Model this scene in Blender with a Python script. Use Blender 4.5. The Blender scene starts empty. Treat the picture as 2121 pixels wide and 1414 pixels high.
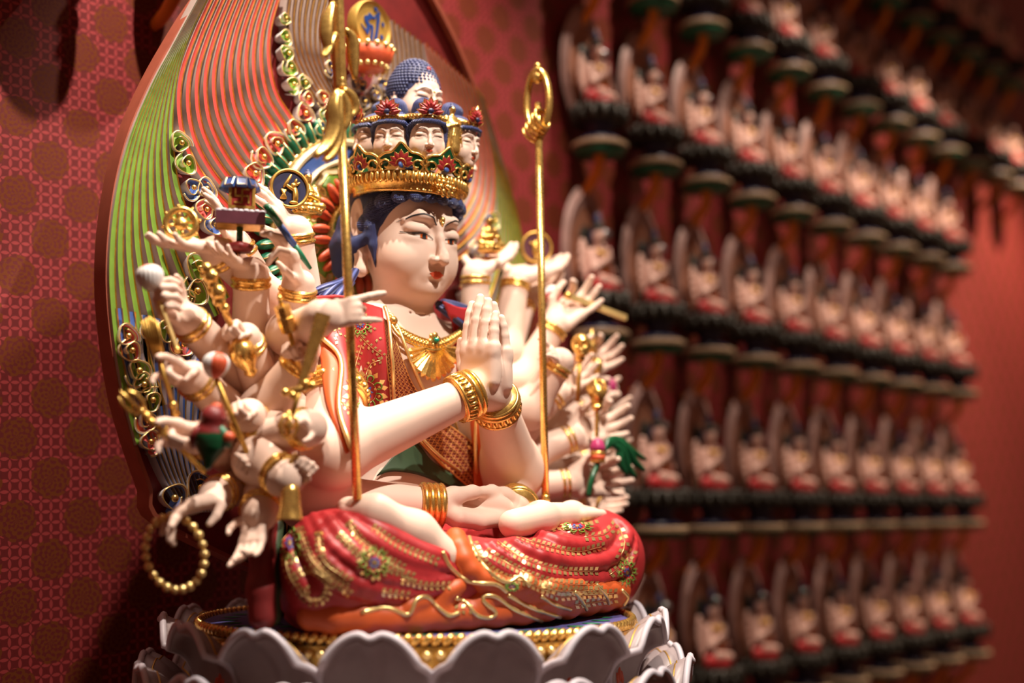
import bpy, bmesh, math, random
import numpy as np
from mathutils import Vector, Matrix
from mathutils.bvhtree import BVHTree
random.seed(7)
rng = np.random.default_rng(7)
scene = bpy.context.scene
COL = scene.collection
PI = math.pi
V = lambda *a: np.array(a, float)

# ------------------------------------------------------------------ camera
F_PX = 2600.0
CAM = V(-1.811, -1.875, 0.22)
YAW = math.atan2(0.6665, 0.7455)
TP = math.atan2(344.0, F_PX)
FH = V(math.cos(YAW), math.sin(YAW), 0)
RT = V(math.sin(YAW), -math.cos(YAW), 0)
FW = FH * math.cos(TP) + V(0, 0, 1) * math.sin(TP)
UP = -FH * math.sin(TP) + V(0, 0, 1) * math.cos(TP)

def ray(px, py):
    return FW + RT * ((px - 1060.5) / F_PX) + UP * ((707.0 - py) / F_PX)
def aty(px, py, y):
    d = ray(px, py); return CAM + d * ((y - CAM[1]) / d[1])
def atx(px, py, x):
    d = ray(px, py); return CAM + d * ((x - CAM[0]) / d[0])
def atz(px, py, z):
    d = ray(px, py); return CAM + d * ((z - CAM[2]) / d[2])
def proj(p):
    q = np.asarray(p, float) - CAM
    z = q @ FW
    return 1060.5 + F_PX * (q @ RT) / z, 707.0 - F_PX * (q @ UP) / z

def unit(v):
    v = np.asarray(v, float); n = np.linalg.norm(v)
    return v / n if n > 1e-12 else v

# ------------------------------------------------------------------ objects
def empty(name, loc, label=None, cat=None, group=None, rot=(0, 0, 0)):
    o = bpy.data.objects.new(name, None); COL.objects.link(o)
    o.empty_display_size = 0.02
    o.location = tuple(float(c) for c in loc); o.rotation_euler = rot
    return tag(o, label, cat, group)
def tag(o, label=None, cat=None, group=None, kind=None):
    if label: o['label'] = label
    if cat: o['category'] = cat
    if group: o['group'] = group
    if kind: o['kind'] = kind
    return o

class MB:
    """collects verts/faces with material indices, then links ONE mesh object"""
    def __init__(s): s.v = []; s.f = []; s.m = []; s.n = 0; s.cols = {}
    def add(s, v, f, m=0):
        v = np.asarray(v, float).reshape(-1, 3)
        s.v.append(v)
        for q in f: s.f.append(tuple(int(i) + s.n for i in q))
        s.m.extend([m] * len(f)); s.n += len(v); return s
    def box(s, c, half, R=None, m=0):
        c = np.asarray(c, float); h = np.asarray(half, float)
        R = np.eye(3) if R is None else R
        vv = [c + R @ (h * V(a, b, d)) for a in (-1, 1) for b in (-1, 1) for d in (-1, 1)]
        return s.add(vv, [(0, 1, 3, 2), (4, 6, 7, 5), (0, 4, 5, 1), (2, 3, 7, 6), (0, 2, 6, 4), (1, 5, 7, 3)], m)
    def tube(s, pts, r, n=8, m=0, cap=True, closed=False, flat=None):
        pts = np.asarray(pts, float); N = len(pts)
        r = np.broadcast_to(np.asarray(r, float), (N,))
        if closed: t = np.roll(pts, -1, 0) - np.roll(pts, 1, 0)
        else: t = np.gradient(pts, axis=0)
        t /= np.linalg.norm(t, axis=1)[:, None] + 1e-12
        ref = V(0, 0, 1) if abs(t[0][2]) < .9 else V(1, 0, 0)
        if flat is not None: ref = np.asarray(flat[0], float)
        a = np.cross(t[0], ref); a /= np.linalg.norm(a) + 1e-12
        V0 = []; ang = np.linspace(0, 2 * PI, n, endpoint=False)
        for i in range(N):
            a = a - t[i] * (a @ t[i]); a /= np.linalg.norm(a) + 1e-12
            b = np.cross(t[i], a)
            fa, fb = (1, 1) if flat is None else (1, flat[1])
            V0.append(pts[i] + r[i] * (fa * np.cos(ang)[:, None] * a + fb * np.sin(ang)[:, None] * b))
        f = []
        for i in range(N if closed else N - 1):
            j = (i + 1) % N
            for k in range(n):
                l = (k + 1) % n
                f.append((i * n + k, i * n + l, j * n + l, j * n + k))
        if cap and not closed:
            f.append(tuple(range(n))[::-1]); f.append(tuple((N - 1) * n + k for k in range(n)))
        return s.add(np.concatenate(V0), f, m)
    def lathe(s, prof, n=32, m=0, c=(0, 0, 0), R=None, scal=None):
        """prof: list of (r, z); scal(theta)-> radial factor"""
        R = np.eye(3) if R is None else R
        prof = np.asarray(prof, float); N = len(prof)
        th = np.linspace(0, 2 * PI, n, endpoint=False)
        k = np.ones(n) if scal is None else np.array([scal(a) for a in th])
        x = prof[:, 0][:, None] * np.cos(th) * k; y = prof[:, 0][:, None] * np.sin(th) * k
        z = np.repeat(prof[:, 1][:, None], n, 1)
        P = np.stack([x, y, z], -1).reshape(-1, 3) @ R.T + np.asarray(c, float)
        f = [(i * n + j, i * n + (j + 1) % n, (i + 1) * n + (j + 1) % n, (i + 1) * n + j) for i in range(N - 1) for j in range(n)]
        if prof[0, 0] > 1e-6: f.append(tuple(range(n))[::-1])
        if prof[-1, 0] > 1e-6: f.append(tuple((N - 1) * n + k for k in range(n)))
        return s.add(P, f, m)
    def ball(s, c, r, m=0, n=12, R=None):
        r = np.broadcast_to(np.asarray(r, float), (3,))
        a = np.linspace(0, PI, n // 2 + 1)
        mb = MB(); mb.lathe([(math.sin(t), -math.cos(t)) for t in a], n)
        R = np.eye(3) if R is None else R
        return s.add((np.concatenate(mb.v) * r) @ R.T + np.asarray(c, float), mb.f, m)
    def grid(s, P, m=0, closed_u=False, thick=0.0, flip=False):
        P = np.asarray(P, float); a, b = P.shape[:2]
        idx = np.arange(a * b).reshape(a, b); f = []
        for i in range(a if closed_u else a - 1):
            k = (i + 1) % a
            for j in range(b - 1):
                q = (idx[i, j], idx[k, j], idx[k, j + 1], idx[i, j + 1])
                f.append(q[::-1] if flip else q)
        if thick:
            du = np.gradient(P, axis=0); dv = np.gradient(P, axis=1)
            nn = np.cross(du, dv); nn /= np.linalg.norm(nn, axis=-1, keepdims=True) + 1e-12
            if flip: nn = -nn
            Q = P - nn * thick; o = a * b
            g = [tuple(i + o for i in q[::-1]) for q in f]
            rim = []
            for j in range(b - 1):
                if not closed_u:
                    rim.append((idx[0, j], idx[0, j + 1], idx[0, j + 1] + o, idx[0, j] + o))
                    rim.append((idx[-1, j + 1], idx[-1, j], idx[-1, j] + o, idx[-1, j + 1] + o))
            for i in range(a if closed_u else a - 1):
                k = (i + 1) % a
                rim.append((idx[k, 0], idx[i, 0], idx[i, 0] + o, idx[k, 0] + o))
                rim.append((idx[i, -1], idx[k, -1], idx[k, -1] + o, idx[i, -1] + o))
            if flip: rim = [q[::-1] for q in rim]
            return s.add(np.concatenate([P.reshape(-1, 3), Q.reshape(-1, 3)]), f + g + rim, m)
        return s.add(P.reshape(-1, 3), f, m)
    def prism(s, poly, h, c=(0, 0, 0), R=None, m=0, taper=1.0):
        """2D polygon in local xy extruded 0..h along local z"""
        R = np.eye(3) if R is None else R
        p = np.asarray(poly, float); n = len(p); ce = p.mean(0)
        lo = np.c_[p, np.zeros(n)]; hi = np.c_[ce + (p - ce) * taper, np.full(n, h)]
        f = [tuple(range(n))[::-1], tuple(range(n, 2 * n))] + [(i, (i + 1) % n, n + (i + 1) % n, n + i) for i in range(n)]
        return s.add(np.concatenate([lo, hi]) @ R.T + np.asarray(c, float), f, m)
    def build(s, name, mats, parent=None, smooth=True, attrs=None, angle=None):
        me = bpy.data.meshes.new(name)
        v = np.concatenate(s.v) if s.v else np.zeros((0, 3))
        if parent is not None and isinstance(parent, bpy.types.Object):
            v = v - world_loc(parent)
        me.from_pydata(v.tolist(), [], s.f)
        if not isinstance(mats, (list, tuple)): mats = [mats]
        for q in mats: me.materials.append(q)
        me.polygons.foreach_set('material_index', np.asarray(s.m, np.int32))
        if smooth: me.polygons.foreach_set('use_smooth', np.ones(len(s.f), bool))
        if attrs:
            for k, a in attrs.items():
                at = me.attributes.new(k, 'FLOAT', 'POINT'); at.data.foreach_set('value', np.asarray(a, np.float32))
        me.update()
        if angle is not None:
            me.set_sharp_from_angle(angle=math.radians(angle))
        o = bpy.data.objects.new(name, me); COL.objects.link(o)
        if parent is not None: o.parent = parent
        return o
def world_loc(o):
    p = V(0, 0, 0)
    while o is not None:
        p = p + np.array(o.location); o = o.parent
    return p
def part(name, mb, mats, parent, **k): return mb.build(name, mats, parent, **k)

def copy_tree(o, parent=None):
    c = o.copy(); COL.objects.link(c)
    if parent is not None: c.parent = parent
    for ch in list(o.children): copy_tree(ch, c)
    return c

# ------------------------------------------------------------------ curves
def spline(pts, n, closed=False):
    """Catmull-Rom through pts (any dim), n samples"""
    p = np.asarray(pts, float); N = len(p)
    if N == 2 and not closed:
        t = np.linspace(0, 1, n)[:, None]; return p[0] * (1 - t) + p[1] * t
    seg = N if closed else N - 1
    u = np.linspace(0, seg, n, endpoint=not closed)
    i = np.minimum(u.astype(int), seg - 1); t = (u - i)[:, None]
    if closed: g = lambda k: p[k % N]
    else:
        q = np.concatenate([[2 * p[0] - p[1]], p, [2 * p[-1] - p[-2]]]); g = lambda k: q[k + 1]
    a, b, c, d = g(i - 1), g(i), g(i + 1), g(i + 2)
    return .5 * (2 * b + (c - a) * t + (2 * a - 5 * b + 4 * c - d) * t * t + (3 * b - 3 * c + d - a) * t ** 3)
def patch(rows, nu, nv):
    """rows: list of control rows (each list of 3D pts) -> nu x nv grid"""
    r = np.stack([spline(q, nv) for q in rows])
    return np.stack([spline(r[:, j], nu) for j in range(nv)], 1)
def frame(z, x=None):
    """rotation whose columns are x,y,z axes"""
    z = unit(z)
    x = (V(0, 0, 1) if abs(z[2]) < .9 else V(1, 0, 0)) if x is None else np.asarray(x, float)
    x = unit(x - z * (x @ z)); y = np.cross(z, x)
    return np.stack([x, y, z], 1)

# ------------------------------------------------------------------ signed distance modelling
class Prim:
    def __init__(s, kind, **k): s.kind = kind; s.__dict__.update(k)
    def xf(s, R, t, sc=1.0):
        R = np.asarray(R); t = np.asarray(t)
        q = Prim(s.kind, **{k: v for k, v in s.__dict__.items() if k != 'kind'})
        g = lambda p: R @ (np.asarray(p, float) * sc) + t
        if s.kind == 'cap': q.a, q.b, q.ra, q.rb = g(s.a), g(s.b), s.ra * sc, s.rb * sc
        else: q.c = g(s.c); q.r = np.asarray(s.r) * sc; q.R = R @ s.R
        if s.kind == 'box': q.rd = s.rd * sc
        q.k = s.k * sc
        return q
def cap(a, b, ra, rb=None, k=.01, op=1): return Prim('cap', a=V(*a), b=V(*b), ra=ra, rb=ra if rb is None else rb, k=k, op=op)
def ell(c, r, k=.01, R=None, op=1): return Prim('ell', c=V(*c), r=np.broadcast_to(np.asarray(r, float), (3,)), R=np.eye(3) if R is None else R, k=k, op=op)
def bx(c, r, rd=.005, k=.01, R=None, op=1): return Prim('box', c=V(*c), r=np.asarray(r, float), R=np.eye(3) if R is None else R, rd=rd, k=k, op=op)
def chain(pts, rs, k=.01, op=1):
    rs = np.broadcast_to(np.asarray(rs, float), (len(pts),))
    return [cap(pts[i], pts[i + 1], rs[i], rs[i + 1], k, op) for i in range(len(pts) - 1)]
def rotz(a): c, s_ = math.cos(a), math.sin(a); return np.array([[c, -s_, 0], [s_, c, 0], [0, 0, 1.]])
def rotx(a): c, s_ = math.cos(a), math.sin(a); return np.array([[1., 0, 0], [0, c, -s_], [0, s_, c]])
def roty(a): c, s_ = math.cos(a), math.sin(a); return np.array([[c, 0, s_], [0, 1., 0], [-s_, 0, c]])

def sdf_field(prims, h):
    lo = np.full(3, 1e9); hi = -lo
    bb = []
    for p in prims:
        if p.kind == 'cap':
            r = max(p.ra, p.rb); l, u = np.minimum(p.a, p.b) - r, np.maximum(p.a, p.b) + r
        else:
            e = np.sqrt(((p.R * p.r) ** 2).sum(1)) if p.kind == 'ell' else np.abs(p.R) @ p.r
            l, u = p.c - e, p.c + e
        pad = p.k + 2.5 * h
        bb.append((l - pad, u + pad))
        if p.op > 0: lo = np.minimum(lo, l); hi = np.maximum(hi, u)
    lo = lo - 4 * h; hi = hi + 4 * h
    n = np.ceil((hi - lo) / h).astype(int) + 1
    F = np.full(n, 1.0, np.float32)
    ax = [(lo[i] + h * np.arange(n[i])).astype(np.float32) for i in range(3)]
    for p, (l, u) in zip(prims, bb):
        i0 = np.clip(np.floor((l - lo) / h).astype(int), 0, n); i1 = np.clip(np.ceil((u - lo) / h).astype(int) + 1, 0, n)
        if (i1 <= i0).any(): continue
        sl = tuple(slice(a, b) for a, b in zip(i0, i1))
        X = ax[0][sl[0]][:, None, None]; Y = ax[1][sl[1]][None, :, None]; Z = ax[2][sl[2]][None, None, :]
        if p.kind == 'cap':
            ba = (p.b - p.a).astype(np.float32); L = float(ba @ ba) + 1e-12
            x, y, z = X - np.float32(p.a[0]), Y - np.float32(p.a[1]), Z - np.float32(p.a[2])
            t = np.clip((x * ba[0] + y * ba[1] + z * ba[2]) / L, 0, 1)
            d = np.sqrt((x - t * ba[0]) ** 2 + (y - t * ba[1]) ** 2 + (z - t * ba[2]) ** 2) - (p.ra + (p.rb - p.ra) * t)
        else:
            x, y, z = X - np.float32(p.c[0]), Y - np.float32(p.c[1]), Z - np.float32(p.c[2])
            R = p.R.astype(np.float32); q = [x * R[0, i] + y * R[1, i] + z * R[2, i] for i in range(3)]
            r = p.r.astype(np.float32)
            if p.kind == 'ell':
                k0 = np.sqrt(sum((q[i] / r[i]) ** 2 for i in range(3))); k1 = np.sqrt(sum((q[i] / r[i] ** 2) ** 2 for i in range(3)))
                d = k0 * (k0 - 1) / np.maximum(k1, 1e-6)
                d = np.where(k0 < 1e-4, -r.min(), d)
            else:
                e = [np.abs(q[i]) - (r[i] - p.rd) for i in range(3)]
                d = np.sqrt(sum(np.maximum(a, 0) ** 2 for a in e)) + np.minimum(np.maximum(np.maximum(e[0], e[1]), e[2]), 0) - p.rd
        A = F[sl]
        if p.op > 0:
            hh = np.clip(p.k - np.abs(A - d), 0, None) / max(p.k, 1e-9)
            F[sl] = np.minimum(A, d) - hh * hh * (p.k * .25)
        else:
            d = -d
            hh = np.clip(p.k - np.abs(A - d), 0, None) / max(p.k, 1e-9)
            F[sl] = np.maximum(A, d) + hh * hh * (p.k * .25)
    return F, lo, h

def nets(F, lo, h):
    """surface nets -> verts, quads"""
    S = F < 0
    n = np.array(F.shape)
    c = np.zeros(n - 1, np.uint8)
    for dx in (0, 1):
        for dy in (0, 1):
            for dz in (0, 1):
                c += S[dx:n[0] - 1 + dx, dy:n[1] - 1 + dy, dz:n[2] - 1 + dz]
    act = (c > 0) & (c < 8)
    I = np.argwhere(act)
    idm = np.full(act.shape, -1, np.int32); idm[act] = np.arange(len(I))
    corners = [(a, b, d) for a in (0, 1) for b in (0, 1) for d in (0, 1)]
    val = np.stack([F[I[:, 0] + a, I[:, 1] + b, I[:, 2] + d] for a, b, d in corners], 1)
    acc = np.zeros((len(I), 3)); cnt = np.zeros(len(I))
    for i in range(8):
        for j in range(i + 1, 8):
            ci, cj = np.array(corners[i]), np.array(corners[j])
            if np.abs(ci - cj).sum() != 1: continue
            a, b = val[:, i], val[:, j]; m = (a < 0) != (b < 0)
            t = np.where(m, a / np.where(m, a - b, 1), 0)
            acc += np.where(m[:, None], ci + t[:, None] * (cj - ci), 0); cnt += m
    P = lo + h * (I + acc / cnt[:, None])
    quads = []
    for ax_ in range(3):
        e = [0, 0, 0]; e[ax_] = 1
        A = S[:n[0] - e[0], :n[1] - e[1], :n[2] - e[2]]; B = S[e[0]:, e[1]:, e[2]:]
        o1, o2 = [(1, 2), (2, 0), (0, 1)][ax_]
        ch = np.argwhere(A != B)
        ok = (ch[:, o1] > 0) & (ch[:, o2] > 0) & (ch[:, o1] < n[o1] - 1) & (ch[:, o2] < n[o2] - 1)
        ch = ch[ok]; ins = A[ch[:, 0], ch[:, 1], ch[:, 2]]
        def g(a, b):
            q = ch.copy(); q[:, o1] -= a; q[:, o2] -= b
            return idm[q[:, 0], q[:, 1], q[:, 2]]
        q = np.stack([g(1, 1), g(0, 1), g(0, 0), g(1, 0)], 1)
        q[~ins] = q[~ins][:, ::-1]
        quads.append(q)
    return P, np.concatenate(quads)

def smooth_mesh(P, Q, it=1, lam=.5):
    P = P.copy()
    E = np.concatenate([Q[:, [0, 1]], Q[:, [1, 2]], Q[:, [2, 3]], Q[:, [3, 0]]])
    for _ in range(it):
        for l in (lam, -lam * 1.02):
            s = np.zeros_like(P); c = np.zeros(len(P))
            np.add.at(s, E[:, 0], P[E[:, 1]]); np.add.at(s, E[:, 1], P[E[:, 0]])
            np.add.at(c, E[:, 0], 1); np.add.at(c, E[:, 1], 1)
            P += l * (s / np.maximum(c, 1)[:, None] - P)
    return P
def sdf_mesh(prims, h, it=2):
    P, Q = nets(*sdf_field(prims, h))
    return smooth_mesh(P, Q, it), Q
def mesh_obj(name, P, Q, mats, parent=None, attrs=None, midx=None):
    me = bpy.data.meshes.new(name)
    P = np.asarray(P, float)
    if parent is not None: P = P - world_loc(parent)
    Q = np.asarray(Q, np.int32)
    me.vertices.add(len(P)); me.vertices.foreach_set('co', P.astype(np.float32).ravel())
    me.loops.add(Q.size); me.loops.foreach_set('vertex_index', Q.ravel())
    me.polygons.add(len(Q)); me.polygons.foreach_set('loop_start', np.arange(0, Q.size, 4, dtype=np.int32))
    try: me.polygons.foreach_set('loop_total', np.full(len(Q), 4, np.int32))
    except Exception: pass
    me.update(calc_edges=True); me.validate()
    if not isinstance(mats, (list, tuple)): mats = [mats]
    for q in mats: me.materials.append(q)
    me.polygons.foreach_set('use_smooth', np.ones(len(me.polygons), bool))
    if midx is not None: me.polygons.foreach_set('material_index', np.asarray(midx, np.int32))
    if attrs:
        for k, a in attrs.items():
            at = me.attributes.new(k, 'FLOAT', 'POINT'); at.data.foreach_set('value', np.asarray(a, np.float32))
    o = bpy.data.objects.new(name, me); COL.objects.link(o)
    if parent is not None: o.parent = parent
    return o
class Surf:
    """ray target built from one or several meshes"""
    def __init__(s, *PQ):
        vs, fs, n = [], [], 0
        for P, Q in PQ:
            vs += [tuple(p) for p in P]; fs += [tuple(int(i) + n for i in q) for q in Q]; n += len(P)
        s.t = BVHTree.FromPolygons(vs, fs)
    def hit(s, o, d, off=0.0):
        r = s.t.ray_cast(Vector(o), Vector(d))
        if r[0] is None: return None
        nn = np.array(r[1]); d = np.asarray(d, float)
        if nn @ d > 0: nn = -nn
        return np.array(r[0]) + nn * off
    def pix(s, px, py, off=0.0): return s.hit(CAM, ray(px, py), off)
    def pixn(s, px, py, off=0.0, y=.04):
        h = s.pix(px, py, off)
        return h if h is not None else s.near(aty(px, py, y), off)
    def near(s, p, off=0.0):
        r = s.t.find_nearest(Vector(p)); nn = np.array(r[1])
        return np.array(r[0]) + nn * off

# ------------------------------------------------------------------ materials
def mat(name, base=(.8, .8, .8), rough=.5, metal=0.0, sss=0.0, spec=.5, emit=None, coat=0.0):
    m = bpy.data.materials.new(name); m.use_nodes = True
    b = m.node_tree.nodes['Principled BSDF']
    b.inputs['Base Color'].default_value = (*base, 1); b.inputs['Roughness'].default_value = rough
    b.inputs['Metallic'].default_value = metal; b.inputs['Specular IOR Level'].default_value = spec
    if coat: b.inputs['Coat Weight'].default_value = coat
    if sss:
        b.inputs['Subsurface Weight'].default_value = sss
        b.inputs['Subsurface Radius'].default_value = (1, .45, .25); b.inputs['Subsurface Scale'].default_value = .008
    if emit:
        b.inputs['Emission Color'].default_value = (*emit[0], 1); b.inputs['Emission Strength'].default_value = emit[1]
    return m
class NT:
    """tiny node helper"""
    def __init__(s, m): s.m = m; s.t = m.node_tree; s.b = s.t.nodes['Principled BSDF']
    def n(s, typ, **k):
        d = s.t.nodes.new(typ)
        for a, v in k.items(): setattr(d, a, v)
        return d
    def l(s, a, b): s.t.links.new(a, b)
    def math(s, op, a, b=None, c=None):
        d = s.n('ShaderNodeMath', operation=op)
        for i, q in enumerate((a, b, c)):
            if q is None: continue
            if isinstance(q, (int, float)): d.inputs[i].default_value = q
            else: s.l(q, d.inputs[i])
        return d.outputs[0]
    def mix(s, fac, a, b):
        d = s.n('ShaderNodeMix', data_type='RGBA')
        for i, q in ((0, fac), (6, a), (7, b)):
            if isinstance(q, (int, float)): d.inputs[i].default_value = q
            elif isinstance(q, tuple): d.inputs[i].default_value = (*q, 1) if len(q) == 3 else q
            else: s.l(q, d.inputs[i])
        return d.outputs[2]
    def noise(s, scale, detail=2, vec=None, rough=.5):
        d = s.n('ShaderNodeTexNoise'); d.inputs['Scale'].default_value = scale; d.inputs['Detail'].default_value = detail; d.inputs['Roughness'].default_value = rough
        if vec is not None: s.l(vec, d.inputs['Vector'])
        return d.outputs[0]
    def coord(s, w='Object'): return s.n('ShaderNodeTexCoord').outputs[w]
    def ramp(s, fac, stops):
        d = s.n('ShaderNodeValToRGB'); e = d.color_ramp.elements
        while len(e) < len(stops): e.new(.5)
        for q, (p, c) in zip(e, stops): q.position = p; q.color = (*c, 1)
        s.l(fac, d.inputs[0]); return d.outputs[0]
    def bump(s, hgt, strength=.3, dist=.002):
        d = s.n('ShaderNodeBump'); d.inputs['Strength'].default_value = strength; d.inputs['Distance'].default_value = dist
        s.l(hgt, d.inputs['Height']); s.l(d.outputs[0], s.b.inputs['Normal'])
    def base(s, c): s.l(c, s.b.inputs['Base Color'])
def worn(name, base, rough=.5, metal=0.0, var=.12, scale=30, bump=.0, sss=0.0, spec=.5, coat=0.0, rvar=0.0, dark=None):
    """a paint or metal with small colour unevenness"""
    m = mat(name, base, rough, metal, sss, spec, coat=coat); t = NT(m)
    co = t.coord('Object'); f = t.noise(scale, 4, co)
    lo = tuple(c * (1 - var) for c in base) if dark is None else dark
    hi = tuple(min(1, c * (1 + var * .6)) for c in base)
    r = t.ramp(f, [(.3, lo), (.7, hi)]); t.base(r)
    if rvar:
        t.l(t.math('MULTIPLY_ADD', t.noise(scale * 2.3, 3, co), rvar, rough - rvar * .5), t.b.inputs['Roughness'])
    if bump: t.bump(t.noise(scale * 4, 3, co), bump, .002)
    return m
M = {}
M['skin'] = worn('painted_skin', (.77, .555, .450), .60, var=.05, scale=14, sss=.0, spec=.28, bump=.02)
M['gold'] = worn('gilded_metal', (.93, .57, .16), .27, .86, var=.22, scale=60, rvar=.22, bump=.05)
M['goldpale'] = worn('gold_leaf', (.95, .68, .28), .32, .80, var=.15, scale=80, rvar=.2)
M['golddull'] = worn('dull_gold_paint', (.62, .36, .08), .42, .75, var=.3, scale=70, rvar=.2)
M['hair'] = worn('indigo_hair_paint', (.040, .050, .135), .5, var=.2, scale=40)
M['red'] = worn('red_robe_paint', (.44, .026, .030), .45, var=.14, scale=22)
M['orange'] = worn('orange_lining_paint', (.62, .105, .022), .5, var=.12, scale=16)
M['darkred'] = worn('dark_red_paint', (.20, .014, .014), .5, var=.2)
M['crimson'] = worn('crimson_paint', (.36, .022, .022), .45, var=.15)
M['pink'] = worn('pink_paint', (.62, .10, .11), .5, var=.1)
M['white'] = worn('white_paint', (.74, .70, .68), .5, var=.06)
M['lilac'] = worn('lilac_white_paint', (.56, .51, .56), .5, var=.08)
M['petal'] = worn('shaded_petal_paint', (.33, .265, .27), .4, var=.10, scale=30)  # petal hollows coloured darker to imitate the shade under their lips
M['blue'] = worn('blue_paint', (.055, .115, .36), .45, var=.18)
M['navy'] = worn('navy_paint', (.018, .018, .065), .4, var=.2)
M['deck'] = worn('violet_blue_paint', (.10, .10, .30), .3, var=.15)
M['green'] = worn('green_paint', (.012, .17, .085), .42, var=.2)
M['lime'] = worn('lime_paint', (.15, .28, .025), .48, var=.18)
M['sash'] = worn('dark_green_sash', (.030, .062, .026), .5)
M['ribred'] = worn('rib_red_paint', (.56, .050, .036), .5)
M['ribpale'] = worn('rib_pale_paint', (.47, .37, .33), .5)
M['goldbright'] = worn('bright_gold_bar', (.92, .66, .26), .38, .55)
M['goldmatte'] = worn('matte_gold_paint', (.60, .37, .08), .45, .55)
M['inkblue'] = mat('ink_blue', (.012, .045, .20), .4)
M['olive'] = worn('olive_paint', (.16, .20, .04), .5, var=.2)
M['leafgreen'] = worn('dark_leaf_green', (.006, .085, .03), .3, var=.2)
M['jade'] = mat('green_gem', (.0, .22, .13), .12)
M['black'] = mat('black_line', (.008, .010, .014), .5)
M['cream'] = worn('cream_paint', (.62, .50, .30), .5, var=.1)
M['brown'] = worn('brown_paint', (.085, .035, .022), .5, var=.2)
M['terra'] = worn('terracotta_rim_paint', (.36, .085, .045), .55, var=.1)
M['lip'] = worn('vermilion_lip_paint', (.74, .105, .045), .5, var=.05)
M['amber'] = mat('amber_iris', (.55, .10, .015), .2)
M['eyewhite'] = mat('eye_white', (.75, .62, .52), .35)
M['coral'] = worn('coral_petal_paint', (.66, .10, .035), .45, var=.15)
M['plum'] = worn('plum_paint', (.10, .022, .035), .4, var=.2)
M['magenta'] = worn('magenta_bud_paint', (.42, .035, .14), .4, var=.15)

def strands(name, base, hi):
    m = mat(name, base, .45); t = NT(m)
    at = t.n('ShaderNodeAttribute', attribute_name='strand').outputs['Fac']
    s_ = t.math('SINE', t.math('MULTIPLY', at, 6.2832))
    s01 = t.math('MULTIPLY_ADD', s_, .5, .5)
    t.base(t.mix(s01, base, hi)); t.bump(s01, .8, .003)
    return m
M['strand'] = strands('indigo_hair_strands', (.010, .012, .050), (.09, .12, .33))
# ------------------------------------------------------------------ heads
def head_prims(detail=True):
    """face of about 0.2 m: local frame, face towards -y, chin near z=-.118"""
    p = [ell((0, .028, .035), (.096, .115, .115), .02),
         ell((0, -.012, -.035), (.087, .082, .084), .03),
         ell((-.045, -.040, -.052), (.041, .042, .050), .03), ell((.045, -.040, -.052), (.041, .042, .050), .03),
         ell((0, -.056, -.098), (.030, .028, .022), .03),
         ell((0, -.02, -.100), (.056, .050, .030), .03)]
    if not detail: return p
    for s in (-1, 1):
        # brow ridge
        br = [(s * .011, -.089, .018), (s * .026, -.088, .032), (s * .046, -.080, .036), (s * .068, -.062, .024)]
        p += chain(br, [.007, .008, .0075, .003], .014)
    for s in (-1, 1):
        p.append(ell((s * .034, -.104, .010), (.024, .018, .015), .016, op=-1))
        p.append(ell((s * .019, -.107, .004), (.012, .016, .024), .012, op=-1))
        # upper lid and lower lid
        p.append(ell((s * .040, -.066, .0085), (.030, .025, .0165), .004))
        p.append(ell((s * .041, -.0655, -.0105), (.028, .020, .011), .008))
        # slit
        p += chain([(s * .016, -.0925, -.0065), (s * .030, -.0935, -.0035), (s * .045, -.0890, -.0030), (s * .068, -.072, -.0020)], [.0015, .0032, .0032, .0012], .002, op=-1)
    # nose
    p += chain([(0, -.0865, .026), (0, -.0960, -.004), (0, -.1090, -.038), (0, -.1125, -.047)], [.0070, .0072, .0100, .0105], .008)
    for s in (-1, 1): p.append(ell((s * .0138, -.0985, -.0480), (.0088, .0120, .0080), .005))
    # mouth
    p.append(ell((0, -.078, -.074), (.030, .016, .020), .012))
    for s in (-1, 1): p.append(ell((s * .0075, -.0885, -.0725), (.0110, .0080, .0050), .005, R=roty(s * .25)))
    p.append(ell((0, -.0885, -.0810), (.0125, .0080, .0052), .004))
    p += chain([(-.021, -.0885, -.0748), (-.009, -.0975, -.0770), (0, -.0985, -.0764), (.009, -.0975, -.0770), (.021, -.0885, -.0748)], .0006, .002, op=-1)
    p += chain([(0, -.1010, -.055), (0, -.0990, -.066)], .0026, .006, op=-1)
    p.append(ell((0, -.0930, -.0895), (.012, .010, .0035), .010, op=-1))
    p.append(ell((0, -.0700, -.1030), (.016, .014, .012), .016))
    return p
def ear_prims(s):
    e = []
    x = s * .094
    e.append(ell((x + s * .002, .045, .022), (.010, .026, .046), .006, R=rotx(-.20)))
    e.append(ell((x + s * .012, .046, .020), (.008, .017, .034), .004, R=rotx(-.20), op=-1))
    e += chain([(x + s * .005, .048, .030), (x + s * .007, .036, .012), (x + s * .006, .036, -.010)], [.005, .006, .005], .004)
    e += chain([(x + s * .002, .034, -.015), (x + s * .004, .026, -.045), (x + s * .004, .022, -.078)], [.014, .012, .0150], .008)
    e.append(ell((x + s * .016, .026, -.058), (.005, .006, .016), .004, op=-1))
    return e
def face_ribbon(mb, S, top, bot, off, m, R, t, sc, n=14, nv=4):
    """a painted patch between two (x,z) polylines of the face, laid on the surface S"""
    a = spline(top, n); b = spline(bot, n)
    G = np.zeros((n, nv, 3)); R = np.asarray(R)
    for i in range(n):
        for j in range(nv):
            q = a[i] * (1 - j / (nv - 1)) + b[i] * (j / (nv - 1))
            o = R @ (V(q[0], -.3, q[1]) * sc) + t
            h = S.hit(o, R @ V(0, 1, 0), off)
            G[i, j] = h if h is not None else R @ (V(q[0], -.09, q[1]) * sc) + t
    mb.grid(G, m)
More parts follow.
